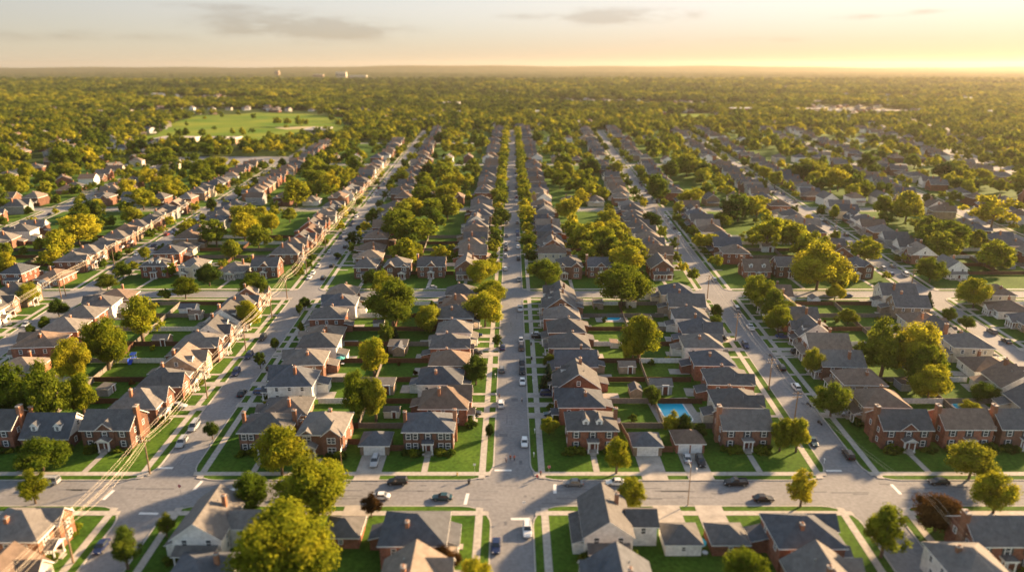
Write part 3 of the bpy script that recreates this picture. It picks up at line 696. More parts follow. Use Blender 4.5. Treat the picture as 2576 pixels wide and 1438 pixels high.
near(1712, 1335, 'garage', PI, 'white-sided', 'charcoal', False, 'white-walled, beside the turquoise parasol', h=3.5, group='garages')
near(1828, 1335, 'garage', PI, 'red brick', 'charcoal', False, 'brick, right of the white garage in the bottom row', h=3.5, group='garages')
near(2020, 1320, 'hipgable', PI / 2, 'red brick', 'slate-blue', False, 'big, at right street\'s left corner below the crossing', h=7)
near(2080, 1435, 'crossroof', PI / 2, 'orange brick', 'grey', False, 'cut by the lower frame left of right street', h=6.5)
near(2500, 1330, 'sidegable', 0, 'red brick', 'charcoal', False, 'at the lower right corner of the picture', h=6)
near(2440, 1440, 'hip', 0, 'white-sided', 'grey', False, 'cut by the lower right frame corner', h=4)
near(55, 1310, 'hipgable', PI / 2, 'orange brick', 'grey', False, 'sunlit, at left street\'s left corner below the crossing', h=6.5)
near(-10, 1440, 'crossroof', PI / 2, 'cream-sided', 'brown', False, 'cut by the lower left frame corner', h=6.5)

todo.sort(key=lambda t: t['y'])
def too_close(t, lst):
    for q in lst:
        if abs(t['x'] - q['x']) < 10.5 and abs(t['y'] - q['y']) < 9.5 and 'garage' not in (t['kind'], q['kind']): return True
    return False
placed = []; extra_houses = []
for t in todo:
    if too_close(t, placed[-60:]): continue
    placed.append(t)
NI = 292
for i, t in enumerate(placed):
    HOUSES.append((t['x'], t['y']))
    if i >= NI: extra_houses.append(t); continue
    lod = 0 if t['y'] < 345 else (1 if t['y'] < 520 else 2)
    if t['kind'] == 'garage':
        put_house('garage', t['x'], t['y'], t['rz'], t['wall'], t['roof'], t['fl'], 0, '%s garage %s' % (t['wall'].replace('-sided', ''), t['place']), None, 'garages', 'garage', 'garage')
        continue
    lab = '%s %s house, %s roof, %s' % (t['wall'], KINDTXT[t['kind']], t['roof'], t['place'])
    if len(lab.split()) > 16: lab = '%s house, %s roof, %s' % (t['wall'], t['roof'], t['place'])
    if len(lab.split()) > 16: lab = '%s house, %s' % (t['wall'], t['place'])
    put_house(t['kind'], t['x'], t['y'], t['rz'], t['wall'], t['roof'], t['fl'], lod, lab, t['gab'], sc=R.uniform(.94, 1.06) if t['y'] > 165 else 1.0)
    t['done'] = True

# more distant houses read as one mass
far = {}
def farhouse(x, y, rz, wall, roof, z=0):
    c, s = math.cos(rz), math.sin(rz); w, d, h = R.uniform(9, 12), R.uniform(11, 14), R.choice((3.2, 5.2, 5.5)); rise = 3.2
    def T(p): return (x + p[0] * c - p[1] * s, y + p[0] * s + p[1] * c, p[2])
    bb = farb
    a = MB(); a.box(-w / 2, w / 2, -d / 2, d / 2, 0, h, wall, bottom=False)
    if R.random() < .5:
        gwall(a, -w / 2, w / 2, -d / 2, d / 2, h, rise, 'Y', wall); gable(a, -w / 2, w / 2, -d / 2, d / 2, h, rise, 'Y', .4)
    else: hip(a, -w / 2, w / 2, -d / 2, d / 2, h, rise)
    a.box(1.5, 2.3, 1, 1.8, h, h + rise + 1, 'chim')
    for xx in (-2.6, 0, 2.6): a.box(xx - .6, xx + .6, -d / 2 - .05, -d / 2, 1, 2.4, 'glass')
    for f, mi in zip(a.f, a.m):
        m = a.mats[mi]; m = roof if m == 'ROOF' else m
        bb.face([T(a.v[i]) for i in f], m)
farb = MB()
for k_, m_ in list(WALLS.items()): M['W' + k_] = m_
for k_, m_ in list(ROOFS.items()): M['R' + k_] = m_
for t in extra_houses: farhouse(t['x'], t['y'], t['rz'], 'W' + t['wall'], 'R' + t['roof'])
for k in range(2300):       # houses scattered in the woods beyond the grid
    v = 760 + 2900 * R.random() ** 1.15; x = R.uniform(-1, 1) * depth(v) * .78
    if abs(x) < abs(X(-258, v)) and v < 1100 and x < 0: continue
    if 0 < x < X(340, v) and v < 1100: continue
    if inpoly(x, v, FIELD) or inpoly(x, v, FIELD2): continue
    farhouse(x, v, R.uniform(0, PI), 'W' + R.choice(WCHR + ['white-sided', 'cream-sided'] * 3), 'R' + R.choice(RCH)); HOUSES.append((x, v))
for k in range(150):       # larger flat roofs among the far woods
    v = 1350 + 3600 * R.random(); x = R.uniform(-1, 1) * depth(v) * .78; w_, d_, h_ = R.uniform(18, 60), R.uniform(15, 40), R.uniform(6, 12)
    if inpoly(x, v, FIELD) or inpoly(x, v, FIELD2) or (v < 2600 and -1100 < x < -250): continue
    farb.box(x - w_ / 2, x + w_ / 2, v - d_ / 2, v + d_ / 2, 0, h_, R.choice(('Wcream-sided', 'Wtan brick', 'Wwhite-sided', 'Worange brick')), top=R.choice(('trim', 'patio', 'Rgrey')))
    for q in range(-1, 2): HOUSES.append((x + q * w_ / 3, v)); HOUSES.append((x + q * w_ / 3, v - 14))
for k in range(60):        # left of the grid
    v = R.uniform(400, 900); x = -X(258, v) - R.uniform(25, 400)
    if not inview(x, v) or inpoly(x, v, FIELD): continue
    farhouse(x, v, R.uniform(-.6, .6), 'W' + R.choice(WCH), 'R' + R.choice(RCH)); HOUSES.append((x, v))
tag(mobj('distant_houses', farb.mesh('distant_houses')), kind='stuff')

# junction forecourts of the nearest row
for px in (865, 1712, 1828):
    x, y = G(px, 1335, 3.5)
    strip(x, y + 3.4, x, 134.8, 6.0)
tag(mobj('lawn', lawnb.mesh('lawn')), kind='structure')
tag(mobj('kerb', kerbb.mesh('kerb')), kind='structure')
sheet('pavement', walks, 'walk')
# keep driveways and paths at slightly different heights where they cross
sheet('path', [(p, z + .0004 * (i % 9)) for i, (p, z) in enumerate(drives)], 'drive')
sheet('field', [(FIELD, -.06), (FIELD2, -.06)], 'field')
sheet('dry_field', [(PALE, -.05), ([G(*p) for p in ((690, 322), (700, 319), (800, 318), (800, 323), (720, 326))], -.05), ([G(*p) for p in ((1430, 236), (1470, 228), (1560, 229), (1600, 236), (1500, 240))], -.05),
                    ([G(*p) for p in ((0, 225), (0, 208), (300, 214), (320, 222))], -.05), ([G(*p) for p in ((540, 208), (560, 198), (740, 197), (760, 206))], -.05)], 'dryfield')

# road markings
marks = []
def bar(px0, py0, px1, py1, w):
    a, c = G(px0, py0), G(px1, py1)
    dx, dy = c[0] - a[0], c[1] - a[1]; L = math.hypot(dx, dy); nx, ny = -dy / L * w / 2, dx / L * w / 2
    marks.append(([(a[0] + nx, a[1] + ny), (a[0] - nx, a[1] - ny), (c[0] - nx, c[1] - ny), (c[0] + nx, c[1] + ny)], .008))
for q in ((1244, 1182, 1287, 1182), (1285, 1304, 1333, 1304), (1170, 1268, 1177, 1240), (1396, 1240, 1396, 1217), (392, 1176, 435, 1176), (488, 1231, 508, 1209), (260, 1256, 286, 1232), (350, 1290, 398, 1291), (2078, 1183, 2117, 1183), (2242, 1217, 2266, 1242), (1285, 825 - 85, 1285, 0)):
    if q[3] > 0: bar(*q, .75)
sheet('stop_line', marks, 'paint')
rep = []
for k in range(230):
    us = R.choice((-170, -82, -82, 0, 0, 0, 81, 81, 164)); v = R.uniform(120, 560); x = X(us, v) + R.uniform(-3.4, 3.4)
    w, l = R.uniform(.05, .22), R.uniform(.8, 7)
    if R.random() < .2: w, l = R.uniform(.5, 2.2), R.uniform(.6, 3)
    if any(abs(v - c_) < 9 for c_, _ in CROSS): continue
    if R.random() < .4: w, l = R.uniform(3, 8), R.uniform(.05, .12); x = X(us, v)
    rep.append(([(x - w / 2, v - l / 2), (x + w / 2, v - l / 2), (x + w / 2 + l * us * K, v + l / 2), (x - w / 2 + l * us * K, v + l / 2)], .004))
for k in range(90):
    x = R.uniform(-150, 150); v = 139.7 + R.uniform(-4.4, 4.4); l, w = R.uniform(1, 9), R.uniform(.06, .5)
    rep.append(([(x - l / 2, v - w / 2), (x + l / 2, v - w / 2), (x + l / 2, v + w / 2), (x - l / 2, v + w / 2)], .004))
for px, py in ((1375, 1326), (1377, 1330), (1322, 1247), (1341, 1252), (1403, 1326)):
    if py < 1300:
        x, y = G(px, py); rep.append(([(x + .35 * math.cos(a * PI / 6), y + .35 * math.sin(a * PI / 6)) for a in range(12)], .006))
sheet('road_repairs', rep, 'repair')
# hills on the horizon
b = MB(); n = 160
rr = random.Random(3)
ph = [rr.uniform(0, 6) for _ in range(6)]
def hh(x): return 74 + 16 * math.sin(x / 2600 + ph[0]) + 9 * math.sin(x / 900 + ph[1]) + 5 * math.sin(x / 310 + ph[2])
for i in range(n):
    x0, x1 = -14000 + 28000 * i / n, -14000 + 28000 * (i + 1) / n
    prof = ((10200, 0), (11300, .55), (12600, .9), (13800, 1.0), (14400, .6))
    for (ya, fa), (yb, fb) in zip(prof, prof[1:]):
        b.face([(x0, ya, hh(x0) * fa - .1), (x1, ya, hh(x1) * fa - .1), (x1, yb, hh(x1) * fb - .1), (x0, yb, hh(x0) * fb - .1)], 'forestfloor')
tag(mobj('hills', b.mesh('hills', True)), kind='structure')

# ------------------------------------------------------------------ trees
def crown_mesh(seed, nl, nq, size, shape='round', quad=4):
    rs = np.random.RandomState(seed)
    V = []; F = []; T = []
    lobes = []
    for i in range(nl):
        if shape == 'cone':
            t = (i + .5) / nl; a = rs.uniform(0, 2 * PI); z = -1 + 2 * t; rr_ = (1 - t) * .62; lobes.append((rr_ * math.cos(a), rr_ * math.sin(a), z, .16 + .30 * (1 - t)))
            continue
        # lobes spread through an egg-shaped volume
        d = rs.normal(size=3); d /= np.linalg.norm(d); rr_ = rs.uniform(.3, .78) ** .8
        z = d[2] * rr_ * .9
        if z < -.45: z *= .6
        wob = 1.0 + .16 * math.sin(3 * math.atan2(d[1], d[0]) + seed)
        if shape == 'tall': sx = .72
        else: sx = 1.0
        k_ = 1 - .25 * max(0, z)
        ragged = seed % 3 == 1; rr2 = 1.12 if ragged else 1.0
        lobes.append((d[0] * rr_ * wob * sx * k_ * rr2, d[1] * rr_ * wob * sx * k_ * rr2, z * rr2, rs.uniform(.13, .27) if ragged else rs.uniform(.20, .36)))
    if shape != 'cone': lobes.append((0, 0, 0, .5))
    ico = None
    for li, (lx, ly, lz, lr) in enumerate(lobes):
        tone = rs.uniform(.72, 1.22)
        m = int(nq * (lr / .28) ** 2) + 3
        d = rs.normal(size=(m, 3)); d /= np.linalg.norm(d, axis=1)[:, None]
        rad_ = lr * (.72 + .38 * rs.rand(m))
        C = np.array([lx, ly, lz]) + d * rad_[:, None] * np.array([1, 1, .85])
        nrm = d + rs.normal(scale=.55, size=(m, 3)); nrm[:, 2] += .25
        nrm /= np.linalg.norm(nrm, axis=1)[:, None]
        up = rs.normal(size=(m, 3)); t1 = np.cross(nrm, up); t1 /= np.linalg.norm(t1, axis=1)[:, None]; t2 = np.cross(nrm, t1)
        s = size * rs.uniform(.6, 1.3, m)[:, None]
        base = len(V)
        q = np.stack([C - t1 * s, C - t2 * s * .6 + t1 * s * .2, C + t1 * s, C + t2 * s * .75], 1).reshape(-1, 3)
        V.extend(map(tuple, q)); F.extend([(base + 4 * k, base + 4 * k + 1, base + 4 * k + 2, base + 4 * k + 3) for k in range(m)])
        T.extend(np.repeat(tone * rs.uniform(.8, 1.2, m), 4))
        # inner mass of the lobe so that it is not see-through
        base = len(V); kk = lr * .74
        oct_ = [(1, 0, 0), (0, 1, 0), (-1, 0, 0), (0, -1, 0), (0, 0, 1), (0, 0, -1)]
        for o_ in oct_: V.append((lx + o_[0] * kk, ly + o_[1] * kk, lz + o_[2] * kk * .85))
        for a_, c_ in ((0, 1), (1, 2), (2, 3), (3, 0)): F.append((base + a_, base + c_, base + 4)); F.append((base + c_, base + a_, base + 5))
        T.extend([tone * .8] * 6)
    me = bpy.data.meshes.new('crown'); me.from_pydata(V, [], F)
    at = me.attributes.new('tone', 'FLOAT', 'POINT'); at.data.foreach_set('value', np.array(T, dtype=np.float32))
    # normals: blend outwards by leaving leaf faces flat (scattered)
    me.materials.append(LEAF['g']); me.update()
    return me
LEAFKEY = 'golden_foliage'
CR = {'near': [crown_mesh(11 + k, 54, 210, .036, 'tall' if k % 3 == 2 else 'round') for k in range(7)],
      'mid': [crown_mesh(31 + k, 36, 80, .065, 'tall' if k % 3 == 2 else 'round') for k in range(7)],
      'far': [crown_mesh(51 + k, 18, 24, .15, 'round') for k in range(5)],
      'cone': [crown_mesh(71 + k, 34, 70, .055, 'cone') for k in range(2)],
      'shrub': [crown_mesh(81 + k, 9, 34, .14, 'round') for k in range(4)]}
def trunk_mesh(seed):
    rs = random.Random(seed); b = MB()
    b.tube((0, 0, -.3), (rs.uniform(-.05, .05), rs.uniform(-.05, .05), .45), .055, .036, 'bark', 8)
    for k in range(5):
        a = k * 2 * PI / 5 + rs.uniform(-.4, .4); z0 = rs.uniform(.28, .44)
        m = (math.cos(a) * .16, math.sin(a) * .16, z0 + .16); b.tube((0, 0, z0), m, .026, .018, 'bark', 5)
        b.tube(m, (math.cos(a) * .33, math.sin(a) * .33, z0 + .34), .018, .008, 'bark', 5)
    b.tube((0, 0, .44), (.02, 0, .8), .034, .01, 'bark', 6)
    return b.mesh('trunk', True)
TRUNKS = [trunk_mesh(k) for k in range(4)]
TREES = []    # x, y, width, height, kind, hand
def tree_px(cx, top, base, w, kind):
    x, y = G(cx, base); pm = FPX / depth(y); wd = w / pm
    r = ray(cx, top); hgt = H + r[2] / r[1] * y
    hgt = min(max(hgt, wd * .85, 2.5), 21, wd * 2.1)
    TREES.append([x, y, wd, hgt, kind, True])
HAND = """710 1070 1195 115 g;790 1155 1300 165 g;637 1183 1290 85 m;722 1272 1470 225 g;935 1238 1300 58 b;1550 1100 1190 60 g;1587 1200 1285 72 m;2013 1183 1275 75 g
2215 1262 1400 125 g;2350 1245 1335 100 b;2495 1190 1290 100 g;2435 1115 1205 112 m;1962 1048 1135 62 g;2002 1045 1137 70 g;2090 960 1048 85 m;2212 802 950 112 m;2290 805 950 118 g
2322 865 980 95 g;2335 915 1010 85 g;2042 872 945 52 m;1905 691 775 82 g;1945 730 802 72 m;1957 764 838 62 g;2052 610 730 130 g;2107 683 738 42 m;2172 606 662 78 g;2338 646 710 68 g
2446 698 775 80 g;2099 713 754 44 g;2333 736 772 24 c;2384 771 814 42 m;2430 793 830 38 m;1801 763 802 30 d;1795 791 840 40 d;1564 660 772 127 g;1573 620 700 106 g;1609 787 905 88 g
1590 840 906 50 g;1378 918 977 40 c;1383 888 925 30 d;1373 648 718 80 m;1209 650 714 72 g;1234 704 768 72 g;1220 729 822 90 g;1198 890 968 62 d;1251 838 874 30 d;1381 1048 1094 42 m
1639 967 1020 44 d;1686 1032 1095 52 m;1231 1064 1102 22 d;988 700 824 128 m;967 680 752 62 g;942 676 722 50 d;942 843 948 84 g;905 930 1058 80 g;945 945 1060 70 m;975 807 868 48 d;996 807 862 20 c
767 745 779 27 d;754 761 792 22 d;759 809 836 17 m;693 848 880 22 d;656 882 926 34 d;535 1058 1104 34 d;645 683 760 68 m;628 752 828 62 g;1042 608 656 48 m;1108 613 655 48 g;1073 771 800 18 d
1089 757 787 22 d;364 734 862 106 g;273 794 930 100 g;195 846 965 88 g;60 915 1070 120 m;140 905 1075 110 m;215 930 1050 80 g;20 930 1060 100 d;468 695 752 62 g;527 660 720 60 d;150 750 797 42 d
117 792 836 42 m;80 814 850 22 d;270 688 730 50 d;366 620 654 32 m;75 709 770 48 m;23 637 706 72 g;617 534 612 76 g;586 600 655 50 m;474 546 604 48 m;534 495 534 28 d;203 543 620 95 g
362 476 528 72 g;414 377 428 60 m;746 450 522 76 g;799 421 478 54 m;829 408 452 44 g;1119 411 468 74 m;1060 468 520 62 g;1085 490 562 78 m;1124 455 517 66 g;1046 537 622 100 g;864 514 550 36 g
1013 424 472 34 d;983 451 484 22 d;970 479 502 20 d;957 501 524 22 d;956 522 558 30 d;903 566 584 17 d;891 582 622 34 d;850 634 652 20 d;1330 512 566 60 g;1261 523 567 50 m;1256 470 514 46 g
1322 463 512 34 m;1639 528 577 48 d;1515 570 650 60 g;1535 552 602 50 g;1652 437 510 54 m;1777 584 632 62 g;1855 486 558 60 m;1735 487 522 62 g;1708 506 546 32 m;1472 421 478 46 m;1430 404 460 36 m
1459 474 517 48 g;1727 385 445 78 m;1769 419 462 50 g;1553 403 442 40 m;1693 593 632 22 d;1927 540 632 82 g;1990 560 628 74 g;2369 557 640 110 m;2492 486 575 106 g;2214 483 548 56 g
2276 469 562 76 g;2107 417 482 58 g;2050 396 462 56 m;2184 376 438 50 m;1949 426 474 36 g;1921 412 457 34 g;2096 510 556 30 m;110 1120 1185 110 m;90 1185 1265 80 g;325 1315 1430 85 d
420 1290 1350 50 d;1115 1375 1440 70 b;1200 1405 1490 80 g;1870 1380 1480 110 g;2160 860 900 30 d;2590 1050 1110 60 m;1720 1040 1100 40 d;1760 1060 1110 40 d;2470 960 1010 60 m""".replace('\n', ';')
for ln in HAND.split(';'):
    f = ln.split(); tree_px(float(f[0]), float(f[1]), float(f[2]), float(f[3]), f[4])
grid = {}
def gput(x, y, r): grid.setdefault((int(x // 12), int(y // 12)), []).append((x, y, r))
def free(x, y, r):
    gx, gy = int(x // 12), int(y // 12)
    for i in range(gx - 1, gx + 2):
        for j in range(gy - 1, gy + 2):
            for a, c, q in grid.get((i, j), ()):
                if math.hypot(a - x, c - y) < (r + q): return False
    return True
for hx, hy in HOUSES: gput(hx, hy, 5.2)
for t in TREES: gput(t[0], t[1], t[2] * .33)
def onroad(x, y, m=1.0):
    if y > 1092: return False
    for u in STREETS:
        if y < VEND[u] + 5 and abs(x - X(u, y)) < HW + m: return True
    for v, hw in CROSS:
        if abs(y - v) < hw + m and abs(x) < X(345, y): return True
    return False
def tryt(x, y, w, h, kind):
    if not inview(x, y) or onroad(x, y) or (abs(x - 46) < 10 and 158 < y < 190) or (abs(x - 38.7) < 7 and 236 < y < 264) or not free(x, y, w * .24) or inpoly(x, y, FIELD) or inpoly(x, y, FIELD2) or inpoly(x, y, PALE): return
    TREES.append([x, y, w, h, kind, False]); gput(x, y, w * .24)
# avenue of round trees up the middle street
for sd in (-1, 1):
    y = 480
    while y < 1090:
        w = R.uniform(8.5, 11.5)
        tryt(X(0, y) + sd * R.uniform(8.2, 9.6), y, w, w * R.uniform(.85, 1.05), R.choice('gmmg')); y += R.uniform(9, 13)
    y = 300
    while y < 470:
        w = R.uniform(6, 9); tryt(sd * R.uniform(8.4, 9.8), y, w, w * 1.05, R.choice('gmd')); y += R.uniform(12, 24)
for u in STREETS:
    if u == 0: continue
    for sd in (-1, 1):
        y = 290
        while y < VEND[u]:
            if R.random() < .5:
                w = R.uniform(4, 8) if y < 480 else R.uniform(6, 10); tryt(X(u, y) + sd * R.uniform(6.8, 9.5), y, w, w * R.uniform(.95, 1.2), R.choice('gmdm'))
            y += R.uniform(10, 20)
# backyards
for ci, ul, ur, bi, v0, v1 in BLOCKS:
    if bi == 0: continue
    y = v0 + 26
    while y < v1 - 4:
        a, c = X(ul, y) + 30, X(ur, y) - 30
        for k in range(1 if bi == 1 else (2 if bi < 3 else 3)):
            if R.random() < (.2 if bi == 1 else .8):
                w = R.choice((R.uniform(4, 8), R.uniform(8, 12), R.uniform(11, 17))); tryt(R.uniform(a, c), y + R.uniform(-4, 4), w, w * R.uniform(.9, 1.2), R.choice('gggmmmd'))
        y += R.uniform(8, 13)
    if bi >= 2:     # between the houses of a row
        for us, sd in ((ul, 1), (ur, -1)):
            y = v0 + 10
            while y < v1:
                if R.random() < (.25 if bi < 3 else .3): w = R.uniform(4, 7); tryt(X(us, y) + sd * R.uniform(11, 30), y, w, w * 1.2, R.choice('gmd'))
                y += 12
# woods left and right of the grid and beyond it
for k in range(7500):
    v = 380 + 1060 * math.sqrt(R.random()); x = R.uniform(-1, 1) * depth(v) * .82
    if v < 1092 and (X(-345 if v < 700 else (-258 if v < 760 else (-170 if v < 905 else -82)), v) < x < X(340, v)): continue
    w = R.uniform(9, 17); tryt(x, v, w, w * R.uniform(.8, 1.2), R.choice('ggmmmd'))
for px, py, w in ((700, 318, 22), (725, 318, 20), (752, 318, 24), (768, 316, 16), (395, 337, 14), (448, 345, 20), (470, 346, 22), (510, 346, 20), (720, 326, 12), (600, 292, 14), (515, 303, 10), (560, 296, 12), (640, 300, 14), (835, 305, 16), (850, 318, 18), (585, 340, 16), (610, 343, 20), (635, 338, 15), (800, 340, 20), (820, 336, 18), (540, 330, 12), (470, 318, 12)):
    x, y = G(px, py); TREES.append([x, y, w * depth(y) / FPX, w * depth(y) / FPX * 1.2, 'm', True])
TREES.sort(key=lambda t: t[1])
# individual trees: the ~300 that show largest
size = sorted(range(len(TREES)), key=lambda i: -(TREES[i][2] / depth(TREES[i][1])) - (100 if TREES[i][5] and TREES[i][1] < 700 else 0))
indiv = set(size[:296])
KT = {'g': 'golden-green', 'm': 'mid-green', 'd': 'dark green', 'b': 'bronze', 'c': 'blue-green conifer'}
def where(x, y):
    """place phrase from streets and crossings"""
    best = min(STREETS, key=lambda u: abs(x - X(u, y))); dx = x - X(best, y)
    b_ = 0
    for i, (v, hw) in enumerate(CROSS):
        if y > v: b_ = i + 1
    sd = 'right' if dx > 0 else 'left'
    if abs(dx) < 11: s_ = "at %s's %s kerb" % (SNAME[best], sd)
    elif abs(dx) < 29: s_ = "among %s's %s-side houses" % (SNAME[best], sd)
    else: s_ = 'in yards %s of %s' % (sd, SNAME[best])
    return s_ + ', ' + (BLK[b_] if b_ < 6 else 'farthest') + ' block'
stuffpts = {'g': [], 'm': [], 'd': []}
for i, (x, y, w, h, kind, hand) in enumerate(TREES):
    if i in indiv:
        z = depth(y); lod = 'near' if z < 330 else ('mid' if z < 900 else 'far')
        if kind == 'c': lod = 'cone'
        o = root('tree' if kind != 'c' else 'spruce_tree', (x, y, .1), R.uniform(0, 6.28))
        me = R.choice(CR[lod]); ch = h * .51 if kind != 'c' else h * .47
        if kind != 'c': ch = max(ch, w * .42)
        c = mobj('crown', me, o, (0, 0, h - ch * .93), 0, (w * .60, w * .60, ch), {LEAFKEY: LEAF[kind]})
        t = mobj('trunk', R.choice(TRUNKS), o, (0, 0, 0), 0, (h * .62, h * .62, h * .9))
        sz = 'tall' if h > 15 else ('broad' if w > 11 else ('small' if w < 6 else 'round'))
        tag(o, '%s %s tree %s' % (sz, KT[kind], where(x, y)), 'tree', 'trees of the neighbourhood', y=y)
    else:
        stuffpts[kind if kind in 'gmd' else 'm'].append((x, y, w, h))
# the unbroken woods out to four kilometres
v = 1100.0
while v < 4300:
    s = 18 + (v - 1100) * .009
    n = int(depth(v) * 1.62 / s)
    for k in range(n):
        x = (k + R.random() - n / 2) * s; y = v + R.uniform(-.5, .5) * s
        if not free(x, y, s * .34): continue
        if inpoly(x, y, FIELD) or inpoly(x, y, FIELD2) or inpoly(x, y, PALE): continue
        if math.sin(x / 170 + y / 310) + math.sin(y / 95 + x / 400) > 1.05: continue
        stuffpts[('gmd'[int(min(2, max(0, 1.35 + (v - 1100) / 3600 + 1.1 * math.sin(x / 230 + 2 * math.sin(y / 300)) * math.cos(y / 170 + x / 510) + R.uniform(-.9, .9))))])].append((x, y, s * R.choice((.8, 1.1, 1.5)) * R.uniform(.9, 1.2), s * R.uniform(.45, .8)))
    v += s * .9
def scatter(name, pts, kind):
    me = bpy.data.meshes.new(name); me.from_pydata([(p[0], p[1], p[3] * .5) for p in pts], [], [])
    for nm, vals in (('sx', [p[2] * .55 for p in pts]), ('sz', [p[3] * .52 for p in pts])):
        a = me.attributes.new(nm, 'FLOAT', 'POINT'); a.data.foreach_set('value', vals)
    o = mobj(name, me); tag(o, kind='stuff')
    ng = bpy.data.node_groups.new(name, 'GeometryNodeTree')
    ng.interface.new_socket('Geometry', in_out='INPUT', socket_type='NodeSocketGeometry'); ng.interface.new_socket('Geometry', in_out='OUTPUT', socket_type='NodeSocketGeometry')
    N = ng.nodes; gi = N.new('NodeGroupInput'); go = N.new('NodeGroupOutput')
    m2p = N.new('GeometryNodeMeshToPoints'); lk(ng, gi.outputs[0], m2p.inputs['Mesh'])
    src = []
    for k in range(3):
        cm = CR['far'][k % 5].copy(); cm.materials.clear(); cm.materials.append(LEAF[kind])
        so = SRC[(kind, k)]
        oi = N.new('GeometryNodeObjectInfo'); oi.inputs['Object'].default_value = so; src.append(oi)
    g2i = N.new('GeometryNodeGeometryToInstance')
    for oi in src: lk(ng, oi.outputs['Geometry'], g2i.inputs[0])
    ip = N.new('GeometryNodeInstanceOnPoints'); ip.inputs['Pick Instance'].default_value = True
    lk(ng, m2p.outputs[0], ip.inputs['Points']); lk(ng, g2i.outputs[0], ip.inputs['Instance'])
    ri = N.new('FunctionNodeRandomValue'); ri.data_type = 'INT'; ri.inputs['Min'].default_value = 0; ri.inputs['Max'].default_value = 2
    lk(ng, ri.outputs[2], ip.inputs['Instance Index'])
    rv = N.new('FunctionNodeRandomValue'); rv.data_type = 'FLOAT'; rv.inputs[3].default_value = 6.28
    cb = N.new('ShaderNodeCombineXYZ'); lk(ng, rv.outputs[1], cb.inputs[2]); lk(ng, cb.outputs[0], ip.inputs['Rotation'])
    a1 = N.new('GeometryNodeInputNamedAttribute'); a1.inputs[0].default_value = 'sx'; a2 = N.new('GeometryNodeInputNamedAttribute'); a2.inputs[0].default_value = 'sz'
    cs = N.new('ShaderNodeCombineXYZ'); lk(ng, a1.outputs[0], cs.inputs[0]); lk(ng, a1.outputs[0], cs.inputs[1]); lk(ng, a2.outputs[0], cs.inputs[2]); lk(ng, cs.outputs[0], ip.inputs['Scale'])
    lk(ng, ip.outputs[0], go.inputs[0])
    md = o.modifiers.new('scatter', 'NODES'); md.node_group = ng
# three real trees of each tint at the far field's edge serve as the sources
SRC = {}
for j, kind in enumerate('gmd'):
    for k in range(3):
        cm = CR['far'][(k + j) % 5].copy(); cm.materials.clear(); cm.materials.append(LEAF[kind])
        so = bpy.data.objects.new('far_tree', cm); link(so); x, y = G(300 + 40 * j + 14 * k, 330); so.location = (x, y, 7); so.scale = (7, 7, 7)
        tag(so, '%s far tree, %s of its three left of the green field' % (KT[kind], ORD[k]), 'tree', 'trees of the neighbourhood', y=y)
        SRC[(kind, k)] = so
        # instance geometry must be unit size: keep source mesh relative to itself
for kind in 'gmd': scatter({'g': 'golden_woodland', 'm': 'green_woodland', 'd': 'dark_woodland'}[kind], stuffpts[kind], kind)
# far canopy relief, 4 to 11 km
nx, ny = 330, 150
rs = np.random.RandomState(5)
V = []; F = []
for j in range(ny):
    y = 4100 * (11200 / 4100) ** (j / (ny - 1))
    for i in range(nx):
        x = (i / (nx - 1) - .5) * 2 * (depth(y) * .86)
        V.append((x + rs.uniform(-8, 8), y + rs.uniform(-8, 8), 6 + rs.uniform(0, 13) + 5 * math.sin(x / 400 + y / 700) if 0 < j < ny - 1 else -1))
for j in range(ny - 1):
    for i in range(nx - 1): a = j * nx + i; F.append((a, a + 1, a + nx + 1, a + nx))
me = bpy.data.meshes.new('far_canopy'); me.from_pydata(V, [], F); me.materials.append(M['forestfloor'])
tag(mobj('far_woodland', me), kind='stuff')

# shrubs round the near houses
shr = []
for t in placed:
    if t['y'] > 330 or t['kind'] == 'garage': continue
    n = 11 if (t['y'] < 170 and abs(t['rz']) < .1) else (4 if t['y'] < 300 else 2)
    c, s = math.cos(t['rz']), math.sin(t['rz'])
    for k in range(n):
        lx = R.choice((-1, 1)) * R.uniform(2.2, 6.6); ly = -6.1 - R.uniform(.3, 1.6) if t['kind'] not in ('colonial', 'colonial_dormers', 'sidegable', 'sidegable_front', 'cape') else -5.4 - R.uniform(.2, 1.3)
        x, y = t['x'] + lx * c - ly * s, t['y'] + lx * s + ly * c
        if not inview(x, y, 1.0) or onroad(x, y, 3.8): continue
        shr.append((x, y, R.uniform(1.5, 2.9), t))
for x, y, w, t in shr[:230]:
    o = mobj('shrub', R.choice(CR['shrub']), None, (x, y, .1 + w * .32), R.uniform(0, 6), (w * .8, w * .75, w * .62), {LEAFKEY: LEAF[R.choice('dmddd')]})
    tag(o, 'clipped green shrub before the %s house %s' % (t['wall'], t['place'].split(',')[0]), 'shrub', 'shrubs round the houses', y=y)

# ------------------------------------------------------------------ fences, sheds, pools
def fence(x0, y0, x1, y1, mat, label, h=1.8):
    L = math.hypot(x1 - x0, y1 - y0); Lr = round(L)
    if Lr < 3: return
    def f():
        b = MB()
        b.box(0, Lr, -.03, .03, .08, h - .12, mat); b.box(0, Lr, -.07, .07, h - .12, h - .03, mat)
        n = max(1, int(Lr / 2.4))
        for k in range(n + 1): xx = .075 + (Lr - .15) * k / n; b.box(xx - .07, xx + .07, -.08, .08, 0, h + .05, mat)
        return b.mesh('fence')
    o = mobj('fence', cached(('fence', Lr, mat, h), f), None, (x0, y0, .12), math.atan2(y1 - y0, x1 - x0))
    tag(o, label, 'fence', 'backyard fences', y=y0)
FM = [('fwood', 'cedar'), ('fwood', 'cedar'), ('fgrey', 'weathered grey'), ('fgrey', 'weathered grey'), ('fwhite', 'white vinyl')]
yards = {}
